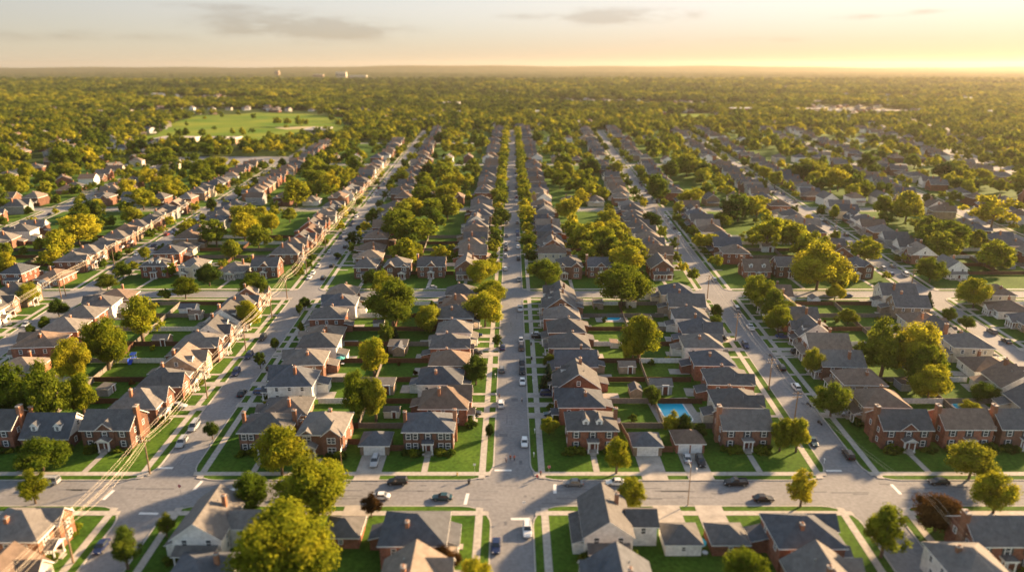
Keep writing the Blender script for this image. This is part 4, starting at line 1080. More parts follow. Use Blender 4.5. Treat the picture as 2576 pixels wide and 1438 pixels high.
for ci, ul, ur, bi, v0, v1 in BLOCKS:
    if bi not in (1, 2) : continue
    for side, us in ((1, ul), (-1, ur)):
        y = (169.5 if bi == 1 else v0 + 25); k = 0
        lim = v1 - 6 if bi == 1 else v0 + 110
        while y < lim:
            xa_ = X(us, y) + side * 27.5; xm = (X(ul, y) + X(ur, y)) / 2 + side * .1
            if inview((xa_ + xm) / 2, y, 1.0) and abs(xm - xa_) > 4:
                fm, fn = R.choice(FM)
                a, c = (xa_, xm) if xa_ < xm else (xm, xa_)
                fence(a, y, c, y, fm, '%s fence %s up %s\'s %s yards, %s block' % (fn, ORD[k], SNAME[us], 'right' if side > 0 else 'left', BLK[bi]))
            k += 1; y += 14.6
    xm0, xm1 = (X(ul, v0 + 25) + X(ur, v0 + 25)) / 2, (X(ul, v1 - 8) + X(ur, v1 - 8)) / 2
    y0_, k = v0 + 25, 0
    while y0_ < (v1 - 12 if bi == 1 else v0 + 110):
        y1_ = y0_ + 14; xq0 = (X(ul, y0_) + X(ur, y0_)) / 2; xq1 = (X(ul, y1_) + X(ur, y1_)) / 2
        if inview(xq0, y0_, 1.0): fence(xq0, y0_, xq1, y1_, R.choice(('fwood', 'fgrey')), 'fence parting the yards right of %s lengthwise, %s length, %s block' % (SNAME[ul], ORD[k], BLK[bi]))
        y0_ += 14.6; k += 1
# yard fences beside the first-row garages
for px0, py0, px1, py1, mt, lb in ((868, 1118, 905, 1120, 'fwood', 'short cedar fence left of the tan garage'), (980, 1135, 1016, 1135, 'fwood', 'short cedar fence between the tan garage and the corner colonial'), (1664, 1138, 1692, 1138, 'fwood', 'low cedar fence between the two first-row garages'),
                                   (1560, 1075, 1590, 1130, 'fgrey', 'grey fence behind the two-dormer house'), (1565, 1078, 1690, 1078, 'fgrey', 'grey board fence behind the two right garages')):
    a, c = G(px0, py0), G(px1, py1); fence(a[0], a[1], c[0], c[1], mt, lb)

LOTS = []
for t in placed:
    if t['y'] > 330 or t['y'] < 168 or t['kind'] == 'garage' or abs(abs(t['rz']) - PI / 2) > .4: continue
    c, s = math.cos(t['rz']), math.sin(t['rz'])
    def W(lx, ly): return (t['x'] + lx * c - ly * s, t['y'] + lx * s + ly * c)
    w_, d_ = R.uniform(3, 6), R.uniform(2.5, 4.5); lx0 = R.uniform(-3, 1); a0 = 6.35
    DR = globals().setdefault('DR', [])
    DR.append(([W(lx0, a0), W(lx0 + w_, a0), W(lx0 + w_, a0 + d_ + 2), W(lx0, a0 + d_ + 2)], .150))
    x, y = W(R.uniform(-5, 5), R.uniform(14, 19)); q = R.random()
    if not inview(x, y, .98): continue
    if q < .22 and not any(math.hypot(x - a, y - b_) < 11 for a, b_ in (G(1696, 1035), G(1537, 800), G(2432, 1024))):
        put_house('shed', x, y, R.choice((0, PI / 2)), R.choice(('tan brick', 'grey-sided', 'white-sided', 'cream-sided')), R.choice(RCH), R.random() < .5, 0, 'garden shed behind the house %s' % t['place'], None, 'sheds', 'shed', 'shed', R.uniform(.8, 1.2))
    for k in range(R.choice((0, 1, 1))):
        x, y = W(R.choice((-6.6, 6.6, R.uniform(-6, 6))), R.uniform(10, 20))
        shr.append((x, y, R.uniform(1.6, 3.4), t))
        w = R.uniform(1.6, 3.4); o = mobj('shrub', R.choice(CR['shrub']), None, (x, y, .1 + w * .32), R.uniform(0, 6), (w * .55, w * .55, w * .55), {LEAFKEY: LEAF[R.choice('dmdgb')]})
        tag(o, 'bushy shrub behind the house %s' % t['place'], 'shrub', 'shrubs round the houses', y=y)
def ellipse_pool(px, py, w, d, label, rz=0, shape='rect'):
    x, y = G(px, py); o = root('swimming_pool', (x, y, .13), rz)
    def outline(w, d, r):
        pts = []
        for sx, sy, a0 in ((1, -1, -PI / 2), (1, 1, 0), (-1, 1, PI / 2), (-1, -1, PI)):
            for k in range(6):
                a = a0 + (PI / 2) * k / 5; pts.append((sx * (w / 2 - r) + r * math.cos(a), sy * (d / 2 - r) + r * math.sin(a)))
        return pts
    r = min(w, d) * (.22 if shape == 'rect' else .48)
    I = outline(w, d, r); O = outline(w + .8, d + .8, r + .4); D = outline(w + 5.5, d + 4, .3)
    b = MB()
    for k in range(len(I)):
        q = (k + 1) % len(I); b.face([(*O[k], .07), (*O[q], .07), (*I[q], .07), (*I[k], .07)], 'trim'); b.face([(*I[q], .07), (*I[k], .07), (*I[k], -.09), (*I[q], -.09)], 'trim')
        b.face([(*O[k], .07), (*O[q], .07), (*O[q], .0), (*O[k], .0)], 'trim')
    mobj('coping', b.mesh('coping'), o)
    b = MB(); b.face([(*p, .03) for p in I], 'water'); mobj('water', b.mesh('water'), o)
    b = MB()
    n = len(D)
    for k in range(n): q = (k + 1) % n; b.face([(*D[k], .035), (*D[q], .035), (*O[q], .035), (*O[k], .035)], 'patio')
    mobj('deck', b.mesh('deck'), o)
    tag(o, label, 'pool', y=y)
ellipse_pool(1696, 1035, 7.2, 12.5, 'blue rectangular swimming pool with pale deck behind the right-hand garages', rad(4))
ellipse_pool(1537, 800, 7, 5.5, 'small blue oval pool left of the golden tree, upper first block', 0, 'oval')
ellipse_pool(2432, 1024, 7, 6, 'small blue pool behind the rightmost crossing houses', 0, 'oval')
# lawns must not cover the water: pools stand a hand's breadth proud
for px, py, two, wl, rf, lb in ((1238 - 235, 884, False, 'tan brick', 'charcoal', 'pale shed right of the golden backyard tree'), (968, 985, False, 'tan brick', 'charcoal', 'pale shed beside the twin golden trees'), (1520 + 140, 985, True, 'grey-sided', 'grey', 'grey shed above the blue pool'),
                                (478, 790, True, 'white-sided', 'slate-blue', 'white outbuilding near the tall tree with bare trunk'), (1928, 632, True, 'white-sided', 'brown', 'white brown-roofed shed right of right street'), (1640, 748, False, 'white-sided', 'grey', 'white shed behind the great golden tree')):
    x, y = G(px, py); put_house('shed', x, y, 0, wl, rf, two, 0, lb, None, 'sheds', 'shed', 'shed', 1.35)

def parasol(px, py, col, label):
    x, y = G(px, py); o = root('parasol', (x, y, .12)); b = MB(); b.cyl(0, 0, 0, 2.3, .04, .04, 'steel'); b.cyl(0, 0, 0, .12, .35, .3, 'dark', 10); mobj('pole', b.mesh('pole'), o)
    m = plain('parasol_cloth', col, .7); M['pc' + label] = m; b = MB()
    for k in range(8):
        a, c = 2 * PI * k / 8, 2 * PI * (k + 1) / 8
        b.face([(1.5 * math.cos(a), 1.5 * math.sin(a), 2.1), (1.5 * math.cos(c), 1.5 * math.sin(c), 2.1), (0, 0, 2.7)], 'pc' + label)
        b.face([(1.5 * math.cos(a), 1.5 * math.sin(a), 2.1), (1.5 * math.cos(c), 1.5 * math.sin(c), 2.1), (1.48 * math.cos(c), 1.48 * math.sin(c), 1.92), (1.48 * math.cos(a), 1.48 * math.sin(a), 1.92)], 'pc' + label)
    mobj('canopy', b.mesh('canopy'), o); tag(o, label, 'parasol', y=y)
    t = root('patio_table', (x + .9, y - 1.4, .12)); b = MB(); b.cyl(0, 0, .68, .74, .6, .6, 'trim', 14); mobj('tabletop', b.mesh('tabletop'), t)
    for k in range(4): q = k * PI / 2 + .78; b = MB(); b.cyl(.42 * math.cos(q), .42 * math.sin(q), 0, .68, .03, .03, 'steel', 6); mobj('leg', b.mesh('leg'), t)
    tag(t, 'small round white patio table beside the ' + label.split(' by')[0].split(' in')[0], 'table', y=y)
parasol(1757, 1385, (.02, .42, .48), 'round turquoise parasol by the white garage at the bottom')
parasol(858, 915, (.10, .45, .42), 'teal parasol in the yard behind left street')
# blue-covered swing bench / slide at left
x, y = G(335, 912)
o = root('playground_slide', (x, y, .12)); M['bluep'] = plain('blue_plastic', (.02, .07, .45), .4)
b = MB(); b.slab([(-.5, -2.2, .25), (.5, -2.2, .25), (.5, 0, 1.6), (-.5, 0, 1.6)], .1, 'bluep', 'bluep'); b.box(-.6, -.5, -2.2, 0, .2, 1.9, 'bluep'); mobj('chute', b.mesh('chute'), o)
b = MB(); b.box(-.8, .8, 0, 1.4, 1.5, 1.6, 'bluep'); b.slab([(-.9, -.1, 2.6), (.9, -.1, 2.6), (.9, 1.5, 3.1), (-.9, 1.5, 3.1)], .08, 'bluep', 'bluep'); mobj('platform', b.mesh('platform'), o)
for sx in (-.75, .75):
    for sy in (.05, 1.35): b = MB(); b.cyl(sx, sy, 0, 3.0, .05, .05, 'steel', 6); mobj('post', b.mesh('post'), o)
tag(o, 'blue playground slide in the backyard left of left street', 'slide', y=y)
ellipse = None

# ------------------------------------------------------------------ vehicles
PAINT = {'white': (.75, .75, .74), 'silver': (.42, .43, .44), 'grey': (.16, .165, .17), 'black': (.012, .012, .014), 'navy': (.012, .025, .085), 'brown': (.13, .065, .035), 'teal': (.02, .06, .075), 'blue': (.03, .075, .20), 'red': (.25, .02, .015)}
for k_, c_ in PAINT.items(): M['p_' + k_] = plain('car_paint_' + k_, c_, .38, .1, .25, .35)
M['CARP'] = plain('CARP', (.5, .5, .5))
def car_parts(kind):
    L, Wd = {'sedan': (4.75, .92), 'suv': (4.85, .96), 'hatch': (4.2, .88), 'pickup': (5.6, .98), 'van': (5.1, .98)}[kind]
    zt = {'sedan': .92, 'suv': 1.08, 'hatch': .98, 'pickup': 1.12, 'van': 1.15}[kind]; zr = {'sedan': 1.45, 'suv': 1.75, 'hatch': 1.52, 'pickup': 1.82, 'van': 1.95}[kind]
    # body lofted along the length (front is -Y)
    st = [(-.5, .72, .42, .62), (-.47, .88, .28, .72), (-.38, .98, .22, zt - .16), (-.22, 1, .2, zt - .03), (0, 1, .2, zt), (.22, 1, .2, zt + .01), (.38, .98, .22, zt), (.47, .92, .3, zt - .06), (.5, .8, .42, zt - .2)]
    if kind in ('suv', 'van', 'hatch'): st[-2] = (.48, .96, .3, zt); st[-1] = (.5, .9, .42, zt - .04)
    b = MB(); rings = []
    for f, wf, zb, ztp in st:
        y = f * L; w = Wd * wf
        rings.append([(-w * .86, y, zb), (-w, y, zb + .14), (-w, y, (zb + ztp) / 2 + .06), (-w * .95, y, ztp - .05), (-w * .8, y, ztp), (w * .8, y, ztp), (w * .95, y, ztp - .05), (w, y, (zb + ztp) / 2 + .06), (w, y, zb + .14), (w * .86, y, zb)])
    for r0, r1 in zip(rings, rings[1:]):
        for k in range(len(r0)): q = (k + 1) % len(r0); b.face([r0[k], r1[k], r1[q], r0[q]], 'CARP')
    b.face(rings[0], 'CARP'); b.face(rings[-1][::-1], 'CARP')
    g = {'sedan': (-.20, .36, -.06, .22), 'suv': (-.20, .47, -.08, .42), 'hatch': (-.2, .46, -.07, .36), 'pickup': (-.2, .12, -.08, .07), 'van': (-.3, .48, -.16, .46)}[kind]
    y0, y1, y2, y3 = [q * L for q in g]; wb, wt = Wd * .88, Wd * .72
    lo = [(-wb, y0, zt - .06), (wb, y0, zt - .06), (wb, y1, zt - .04), (-wb, y1, zt - .04)]; up = [(-wt, y2, zr - .05), (wt, y2, zr - .05), (wt, y3, zr - .05), (-wt, y3, zr - .05)]
    c = MB()
    for k in range(4): q = (k + 1) % 4; c.face([lo[k], lo[q], up[q], up[k]], 'glass')
    rf = MB(); rf.slab([(-wt - .01, y2 - .02, zr), (wt + .01, y2 - .02, zr), (wt + .01, y3 + .02, zr), (-wt - .01, y3 + .02, zr)], .06, 'CARP', 'CARP')
    for sx in (-1, 1):      # pillars
        for (ya, yb) in ((y0, y2), (y1, y3)): rf.tube((sx * wb, ya, zt - .04), (sx * wt, yb, zr - .04), .045, .04, 'CARP', 4)
        ym = (y0 + y1) / 2; rf.tube((sx * (wb + .005), ym, zt - .04), (sx * (wt + .005), (y2 + y3) / 2, zr - .04), .04, .04, 'CARP', 4)
    if kind == 'suv' or kind == 'van':
        for sx in (-1, 1): rf.box(sx * wt * .85 - .02, sx * wt * .85 + .02, y2 + .2, y3 - .2, zr + .04, zr + .08, 'dark')
    if kind == 'pickup':
        b.box(-Wd * .8, Wd * .8, y1 + .1, L * .47, zt + .001, zt + .006, 'dark')
        for sx in (-1, 1): b.box(min(sx * Wd * .82, sx * Wd * .94), max(sx * Wd * .82, sx * Wd * .94), y1 + .05, L * .48, zt - .05, zt + .16, 'CARP')
        b.box(-Wd * .82, Wd * .82, L * .465, L * .485, zt - .05, zt + .16, 'CARP')
    wm = MB(); n = 14; rr_ = .35
    p = [[(sx * .11, rr_ * math.cos(2 * PI * k / n), rr_ * math.sin(2 * PI * k / n)) for k in range(n)] for sx in (-1, 1)]
    for k in range(n): q = (k + 1) % n; wm.face([p[0][k], p[0][q], p[1][q], p[1][k]], 'tyre')
    for s_ in (0, 1):
        wm.face(p[s_], 'tyre'); sx = (-.115, .115)[s_]; wm.face([(sx, .21 * math.cos(2 * PI * k / 10), .21 * math.sin(2 * PI * k / 10)) for k in range(10)], 'rim')
    wmesh = wm.mesh('wheel')
    P = [('body', b.mesh('body', False), (0, 0, 0), 0), ('window_glass', c.mesh('window_glass'), (0, 0, 0), 0), ('roof', rf.mesh('roof'), (0, 0, 0), 0)]
    for sx in (-1, 1):
        for sy in (-.31, .31): P.append(('wheel', wmesh, (sx * (Wd - .1), sy * L, .35), 0))
    far_ = list(P)
    hl = MB(); hl.box(-.18, .18, -.03, .06, -.07, .07, 'lamp'); tl = MB(); tl.box(-.14, .14, -.05, .03, -.1, .1, 'tail'); mr_ = MB(); mr_.box(-.11, .11, -.06, .05, -.06, .07, 'CARP')
    hm, tm, mm = hl.mesh('headlight'), tl.mesh('tail_light'), mr_.mesh('wing_mirror')
    for sx in (-1, 1):
        P.append(('headlight', hm, (sx * Wd * .62, -L * .485, .64), 0)); P.append(('tail_light', tm, (sx * Wd * .68, L * .497, zt - .22), 0)); P.append(('wing_mirror', mm, (sx * (Wd + .06), y0 + .35, zt + .02), 0))
    return P, far_
CARS = """1000 1216 E suv black|on the crossing street, left of middle street;955 1254 E sedan white|half hidden by the bronze tree;1113 1256 E sedan teal|on the crossing street below the corner colonial;1442 1220 E sedan grey|on the crossing street before the two-dormer house
1549 1218 E sedan white|left of the tree on the crossing street;1850 1219 E pickup black|on the crossing street below the side-gabled house;1920 1259 e sedan black|on the crossing street nearest right street;2360 1216 E sedan black|on the crossing street, right edge
590 1243 E sedan white|hidden behind the small tree left;133 1207 E van silver|on the crossing street, left edge
1317 1118 S hatch white|near the three walkers;1320 1338 S suv white|below the crossing on middle street;1243 1378 S sedan navy|at lower middle street;1258 1020 N suv white|on middle street's left side;1315 964 S sedan white|behind the black pickup
1313 936 S pickup black|on middle street's right kerb;1313 917 S hatch black|before the black pickup;1313 879 S van brown|on middle street's right kerb;1311 861 S hatch silver|on middle street's right kerb;1265 878 N sedan navy|on middle street's left kerb;1262 934 N suv grey|on middle street's left kerb
1311 781 S pickup silver|on middle street by the second crossing;1310 707 S sedan grey|on middle street, second block;1309 655 S suv black|on middle street, second block;1273 680 N hatch white|on middle street's left kerb, second block;1276 647 N suv silver|on middle street's left kerb, second block
1276 631 N hatch brown|on middle street's left kerb;1276 616 N sedan white|on middle street's left kerb, second block;1276 597 N sedan grey|on middle street's left kerb;1277 564 N suv silver|on middle street's left kerb;1281 504 N sedan silver|on middle street's left kerb
1282 474 N sedan black|on middle street's left kerb;1283 453 N suv grey|on middle street's left kerb;1308 606 S sedan grey|on middle street's right kerb;1307 585 S sedan blue|on middle street's right kerb;1306 564 S hatch brown|on middle street's right kerb
1307 508 S sedan white|on middle street's right kerb;1305 476 S sedan black|on middle street's right kerb;1292 446 S sedan white|driving down the middle of middle street;1291 402 S sedan white|driving at the fourth crossing
1190 1045 D suv black|in the driveway left of middle street;1197 893 D suv black|in a drive left of middle street;1198 847 D sedan navy|in an upper drive left of middle street;1356 852 D pickup black|in a drive right of middle street;1352 846 D sedan silver|behind the black pickup
1378 996 D suv navy|in the drive by the spruce;1388 1047 D sedan teal|in the drive behind the two-dormer house;943 1167 S suv silver|in the tan garage's driveway;1728 1158 N sedan silver|in the twin garage's driveway;1762 1167 S suv black|in the twin garage's driveway
443 1118 S suv silver|lower of two on left street;473 1077 S van silver|upper of two on left street;600 993 N sedan black|driving up left street;584 941 S suv navy|on left street;617 899 S suv navy|on left street, next up;651 854 S suv black|on left street, third up
449 1028 D suv silver|in the lowest drive left of left street;596 848 D sedan grey|in a drive left of left street;656 991 D hatch blue|in a drive right of left street;690 934 D suv black|in a drive right of left street;728 892 D suv silver|in a drive right of left street
778 691 S hatch white|by left street's second crossing;773 702 S sedan white|by left street's second crossing;812 703 N suv black|by left street's second crossing;794 673 S sedan silver|on left street, second block;834 672 N suv black|on left street, second block
826 637 S sedan silver|on left street, second block;870 624 N suv black|on left street, second block;853 601 S sedan navy|on left street, second block;862 588 S suv silver|on left street, second block;881 569 S sedan black|on left street, second block;888 561 S sedan navy|on left street, second block
898 549 S suv white|on left street, second block;929 508 S sedan white|on left street, third block;939 495 S sedan silver|on left street, third block;951 484 S suv white|on left street, third block;967 466 S sedan blue|on left street, third block;970 459 S sedan grey|on left street, third block
976 453 S sedan white|on left street, third block;991 437 S sedan silver|on left street, third block
1798 708 N suv silver|on right street, second block;1852 781 N van silver|on right street near its crossing;1888 828 N pickup white|on right street, upper first block;1874 873 S suv navy|on right street's left kerb;1962 929 N suv black|on right street behind the pole;2001 978 N suv white|driving down right street
2131 1046 D sedan silver|in the drive right of right street;2040 1115 S sedan teal|on right street's left kerb near the crossing;2129 1150 N suv black|on right street's right kerb near the crossing;1813 856 D van black|in a drive left of right street;1967 851 D sedan blue|in a drive right of right street
2007 892 D suv black|in a drive right of right street;2130 748 E sedan blue|on the second crossing;1086 727 E sedan silver|on the second crossing street;2241 673 N sedan grey|on far right street;2273 694 N van white|on far right street;2491 838 N suv grey|on far right street, lower
2525 862 N sedan black|on far right street, lowest;1596 446 N sedan white|on right street;1606 456 N sedan silver|on right street;1613 464 N suv black|on right street;1641 502 N sedan white|on right street, third block;1648 511 N suv silver|on right street, third block
1676 547 N sedan white|on right street, second block;1680 556 N suv silver|on right street, second block;1688 564 N sedan white|on right street, second block;1700 577 N sedan black|on right street, second block;1550 387 N sedan silver|on upper right street
1918 463 N sedan black|on far right street;1965 491 N sedan blue|on far right street;2003 511 N suv grey|on far right street;2062 555 N sedan white|on far right street;2073 560 N suv black|on far right street;2095 577 N suv silver|on far right street;2106 588 N sedan white|on far right street;2119 595 N suv brown|on far right street
52 820 S sedan silver|on far left street, lowest;286 678 S sedan black|on far left street;344 642 S sedan white|on far left street;387 621 N sedan navy|on far left street;437 588 S sedan blue|on far left street;499 554 S sedan white|on far left street;572 507 N sedan blue|on far left street
237 1380 S sedan navy|on left street below the crossing""".replace('\n', ';')
for k in range(110):      # more cars at the outer kerbs
    us = R.choice((-170, -170, -82, 0, 81, 164, 164, 250, -258)); v = R.uniform(310, 690); sd = R.choice((-1, 1)); x = X(us, v) + sd * 3.2
    if not inview(x, v, .98) or any(abs(v - c_) < 12 for c_, _ in CROSS): continue
    dy = v; cth, sth = math.cos(PITCH), math.sin(PITCH); zz = dy * cth + H * sth; px = 1288 + FPX * x / zz; py = 719 + FPX * (-(dy * sth) + H * cth) / zz
    CARS += ';%.1f %.1f %s %s %s|by %s\'s %s kerb, %s block' % (px, py + 2, 'S' if sd > 0 else 'N', R.choice(('sedan', 'sedan', 'suv', 'hatch')), R.choice(('white', 'silver', 'grey', 'black', 'navy', 'red', 'blue', 'brown')), SNAME[us], 'right' if sd > 0 else 'left', BLK[2 if v < 473 else 3])
CP = {k: car_parts(k) for k in ('sedan', 'suv', 'hatch', 'pickup', 'van')}
for ln in CARS.split(';'):
    a, txt = ln.split('|'); px, py, d, kind, colr = a.split(); x, y = G(float(px), float(py) - 2, .1)
    us = min(STREETS, key=lambda u: abs(x - X(u, y)))
    base = ang(us)
    if d in 'SN' and abs(x - X(us, y)) < HW + 3:      # keep wheels on the carriageway
        dx = x - X(us, y); lim = HW - 1.15
        x = X(us, y) + max(-lim, min(lim, dx if abs(dx) < 1.2 else math.copysign(lim, dx)))
    rz = {'S': base, 'N': base + PI, 'E': -PI / 2, 'e': PI / 2, 'D': -PI / 2 + base}[d]
    if d == 'D' : rz += PI * (R.random() < .5)
    if d in 'Ee' and y < 160: y = min(max(y, 135.9), 143.5)
    onlawn = d == 'D' or 148 < y < 156
    if d == 'D':   # a driveway under it
        sg = 1 if x > X(us, y) else -1; strip_end = x + sg * 3.2
        dpoly = [(X(us, y) + sg * (HW - .1), y - 1.6), (strip_end, y - 1.6), (strip_end, y + 1.6), (X(us, y) + sg * (HW - .1), y + 1.6)]
        walks.append(None); DR.append((dpoly, .166))
    o = root({'suv': 'parked_car', 'sedan': 'parked_car', 'hatch': 'parked_car', 'pickup': 'pickup_truck', 'van': 'parked_van'}[kind], (x, y, .172 if onlawn else .01), rz + rad(R.uniform(-1.5, 1.5)))
    inst(CP[kind][0] if y < 330 else CP[kind][1], o, {'CARP': M['p_' + colr]})
    tag(o, '%s %s parked %s' % (colr, {'suv': 'sport utility', 'hatch': 'hatchback'}.get(kind, kind), txt) if 'driving' not in txt else '%s %s %s' % (colr, kind, txt), 'pickup' if kind == 'pickup' else ('van' if kind == 'van' else 'car'), 'cars along the streets', y=y)
sheet('driveway', [(p, z + .0004 * (i % 5)) for i, (p, z) in enumerate(DR)], 'drive')

# ------------------------------------------------------------------ utility poles and wires
def pole_mesh(h):
    def f():
        b = MB(); b.tube((0, 0, 0), (0, 0, h), .21, .15, 'pole', 8); return b.mesh('pole')
    return cached(('polem', h), f)
def arm_mesh():
    def f():
        b = MB(); b.box(-1.3, 1.3, -.06, .06, -.07, .07, 'pole')
        for x in (-1.2, -.6, .6, 1.2): b.cyl(x, 0, .07, .25, .05, .04, 'trim', 6)
        return b.mesh('crossarm')
    return cached('arm', f)
def transf():
    def f():
        b = MB(); b.cyl(0, -.35, 0, .9, .22, .22, 'steel', 10); return b.mesh('transformer')
    return cached('trf', f)
def utility(x, y, h, rz, label, tr=False):
    o = root('utility_pole', (x, y, .1), rz); mobj('pole', pole_mesh(h), o); mobj('crossarm', arm_mesh(), o, (0, .16, h - .5)); mobj('crossarm', arm_mesh(), o, (0, .16, h - 1.5))
    if tr: mobj('transformer', transf(), o, (0, 0, h - 2.8))
    tag(o, label, 'utility pole', 'utility poles', y=y); return (x, y, h)
def wires(pts, offs, drop, label, sag=.9, r=.025):
    for oi, (ox, oz) in enumerate(offs):
        P = []
        for (a, c) in zip(pts, pts[1:]):
            for k in range(12):
                t = k / 12; P.append((a[0] + (c[0] - a[0]) * t + ox, a[1] + (c[1] - a[1]) * t, a[2] + (c[2] - a[2]) * t + oz - 4 * sag * (1 + .25 * oi) * t * (1 - t) + .1))
        P.append((pts[-1][0] + ox, pts[-1][1], pts[-1][2] + oz + .1))
        V = []; F = []
        for p in P:
            q_ = r * (.55 + p[1] / 330)
            V += [(p[0] + q_ * math.cos(k * PI / 2), p[1], p[2] + q_ * math.sin(k * PI / 2)) for k in range(4)]
        for q in range(len(P) - 1):
            for k in range(4): F.append((q * 4 + k, q * 4 + (k + 1) % 4, q * 4 + 4 + (k + 1) % 4, q * 4 + 4 + k))
        me = bpy.data.meshes.new('overhead_wire'); me.from_pydata(V, [], F); me.materials.append(M['wire']); o = mobj('overhead_wire', me)
        tag(o, '%s overhead wire %s' % (['leftmost upper', 'second upper', 'third upper', 'rightmost upper', 'inner lower', 'outer lower'][oi], label), 'wire', 'overhead wires', y=pts[0][1])
LP = []
for k, (px, py) in enumerate(((340, 1192), (492, 1003), (592, 882), (656, 800), (700, 752), (757, 690), (806, 630), (850, 578), (885, 535), (922, 500), (958, 460), (990, 430))):
    x, y = G(px, py); x = X(-82, y) - HW - 1.0 - (0.6 if k else 0)
    LP.append(utility(x, y, 10.4, ang(-82), 'wooden utility pole on left street\'s left verge, %s from the crossing' % ORD[k], k % 3 == 1))
x, y = G(150, 1416); P0 = utility(X(-82, y) - HW - 2.2, y, 10.4, 0, 'blurred utility pole at the lower left below the crossing')
offs = [(-1.2, -.3), (-.6, -.3), (.6, -.3), (1.2, -.3), (-.7, -1.4), (.7, -1.5)]
wires([(P0[0] - 4, 70, 10.4), P0] + LP, offs, 0, 'along left street')
FL = []
for k, (px, py) in enumerate(((105, 752), (168, 745), (275, 668), (388, 590), (468, 545))):
    x, y = G(px, py); x = X(-170, y) - HW - 1.5
    FL.append(utility(x, y, 10.4, ang(-170), 'utility pole on far left street\'s left verge, %s up' % ORD[k]))
wires([(X(-170, 190) - HW - 1.5, 190, 10.4)] + FL[1:], offs[:4], 0, 'along far left street')
RP = []
for k, (px, py) in enumerate(((2015, 1074), (1931, 981), (1845, 857), (1759, 752), (1716, 640), (1668, 560))):
    x, y = G(px, py); x = X(81, y) - HW - 1.0
    RP.append(utility(x, y, 10.4, ang(81), 'utility pole on right street\'s left verge, %s from the crossing' % ORD[k], k == 1))
wires([(X(81, 80) + 8, 80, 10.4), (X(81, 122) + 6, 122, 10.4)] + RP, offs[:3], 0, 'along right street', r=.016)
for px, py, lb in ((2103, 735, 'utility pole by far right street\'s second crossing'), (2200, 600, 'utility pole on far right street')):
    x, y = G(px, py); utility(X(164, y) - HW - 1.2, y, 10.4, 0, lb)
# street lamps
def lampost(px, py, label, rz=0, h=10.4):
    x, y = G(px, py); o = root('street_lamp', (x, y, .12), rz); b = MB(); b.tube((0, 0, 0), (0, 0, h), .12, .08, 'pole', 8); mobj('pole', b.mesh('pole'), o)
    b = MB(); b.tube((0, 0, h - 1), (1.8, 0, h - .4), .05, .04, 'steel', 6); mobj('arm', b.mesh('arm'), o); b = MB(); b.box(1.6, 2.4, -.15, .15, h - .5, h - .32, 'steel'); mobj('lamp_head', b.mesh('lamp_head'), o)
    tag(o, label, 'street lamp', 'street lamps', y=y)
lampost(1730, 1271, 'tall wooden street lamp on the near verge below the twin garage', PI / 2)
lampost(862, 1203, 'street lamp left of the tan garage driveway', PI / 2, 8)

# ------------------------------------------------------------------ small street things
def sign(px, py, kind, label):
    x, y = G(px, py); o = root('stop_sign' if kind == 'stop' else 'street_sign', (x, y, .12)); b = MB(); b.cyl(0, .04, 0, 2.5 if kind == 'stop' else 2.9, .035, .035, 'steel', 6); mobj('post', b.mesh('post'), o)
    if kind == 'stop':
        M['signred'] = M.get('signred') or plain('sign_red', (.45, .012, .012), .45); M['signwhite'] = M.get('signwhite') or plain('sign_white', (.8, .8, .8), .45)
        b = MB()
        for rr_, yy, mm in ((.42, -.0, 'signwhite'), (.385, -.012, 'signred')):
            f = [(rr_ * math.cos(PI / 8 + k * PI / 4), yy, 2.35 + rr_ * math.sin(PI / 8 + k * PI / 4)) for k in range(8)]
            b.face(f, mm); b.face([(p[0], yy + .008, p[2]) for p in f][::-1], 'signwhite')
        mobj('sign_plate', b.mesh('sign_plate'), o)
        cu = bpy.data.curves.new('lettering', 'FONT'); cu.body = 'STOP'; cu.align_x = 'CENTER'; cu.align_y = 'CENTER'; cu.size = .3; cu.extrude = .002; cu.materials.append(M['signwhite'])
        t0_ = bpy.data.objects.new('lettering_source', cu); link(t0_); bpy.context.view_layer.update(); lm = bpy.data.meshes.new_from_object(t0_.evaluated_get(bpy.context.evaluated_depsgraph_get())); bpy.data.objects.remove(t0_); t = mobj('lettering', lm); t.parent = o; t.location = (0, -.02, 2.35); t.rotation_euler = (PI / 2, 0, 0)
    else:
        b = MB(); b.box(-.3, .3, -.02, .01, 2.45, 2.9, 'trim'); mobj('sign_plate', b.mesh('sign_plate'), o)
    tag(o, label, 'sign', y=y)
sign(1381, 1196, 'stop', 'red octagonal stop sign before the two-dormer corner house')
sign(1194, 1193, 'plain', 'white street sign at middle street\'s left corner')
sign(1318, 1290, 'plain', 'pale street sign right of lower middle street')
sign(455, 1245, 'stop', 'small red stop sign right of the left crossing')
def hydrant(px, py, col, label):
    x, y = G(px, py); o = root('fire_hydrant', (x, y, .13)); M['hy' + col] = plain('hydrant_' + col, {'red': (.4, .03, .02), 'yellow': (.6, .35, .05)}[col], .5)
    b = MB(); b.cyl(0, 0, 0, .6, .13, .12, 'hy' + col, 10); b.cyl(0, 0, .6, .78, .15, .05, 'hy' + col, 10); b.cyl(0, 0, 0, .06, .2, .2, 'hy' + col, 10); mobj('barrel', b.mesh('barrel'), o)
    for sx in (-1, 1): b = MB(); b.tube((sx * .1, 0, .45), (sx * .22, 0, .45), .06, .06, 'hy' + col, 8); mobj('outlet', b.mesh('outlet'), o)
    tag(o, label, 'fire hydrant', 'fire hydrants', y=y)
hydrant(1150, 1195, 'yellow', 'orange-yellow hydrant on the verge left of middle street'); hydrant(1351, 1200, 'red', 'red hydrant at middle street\'s right corner')
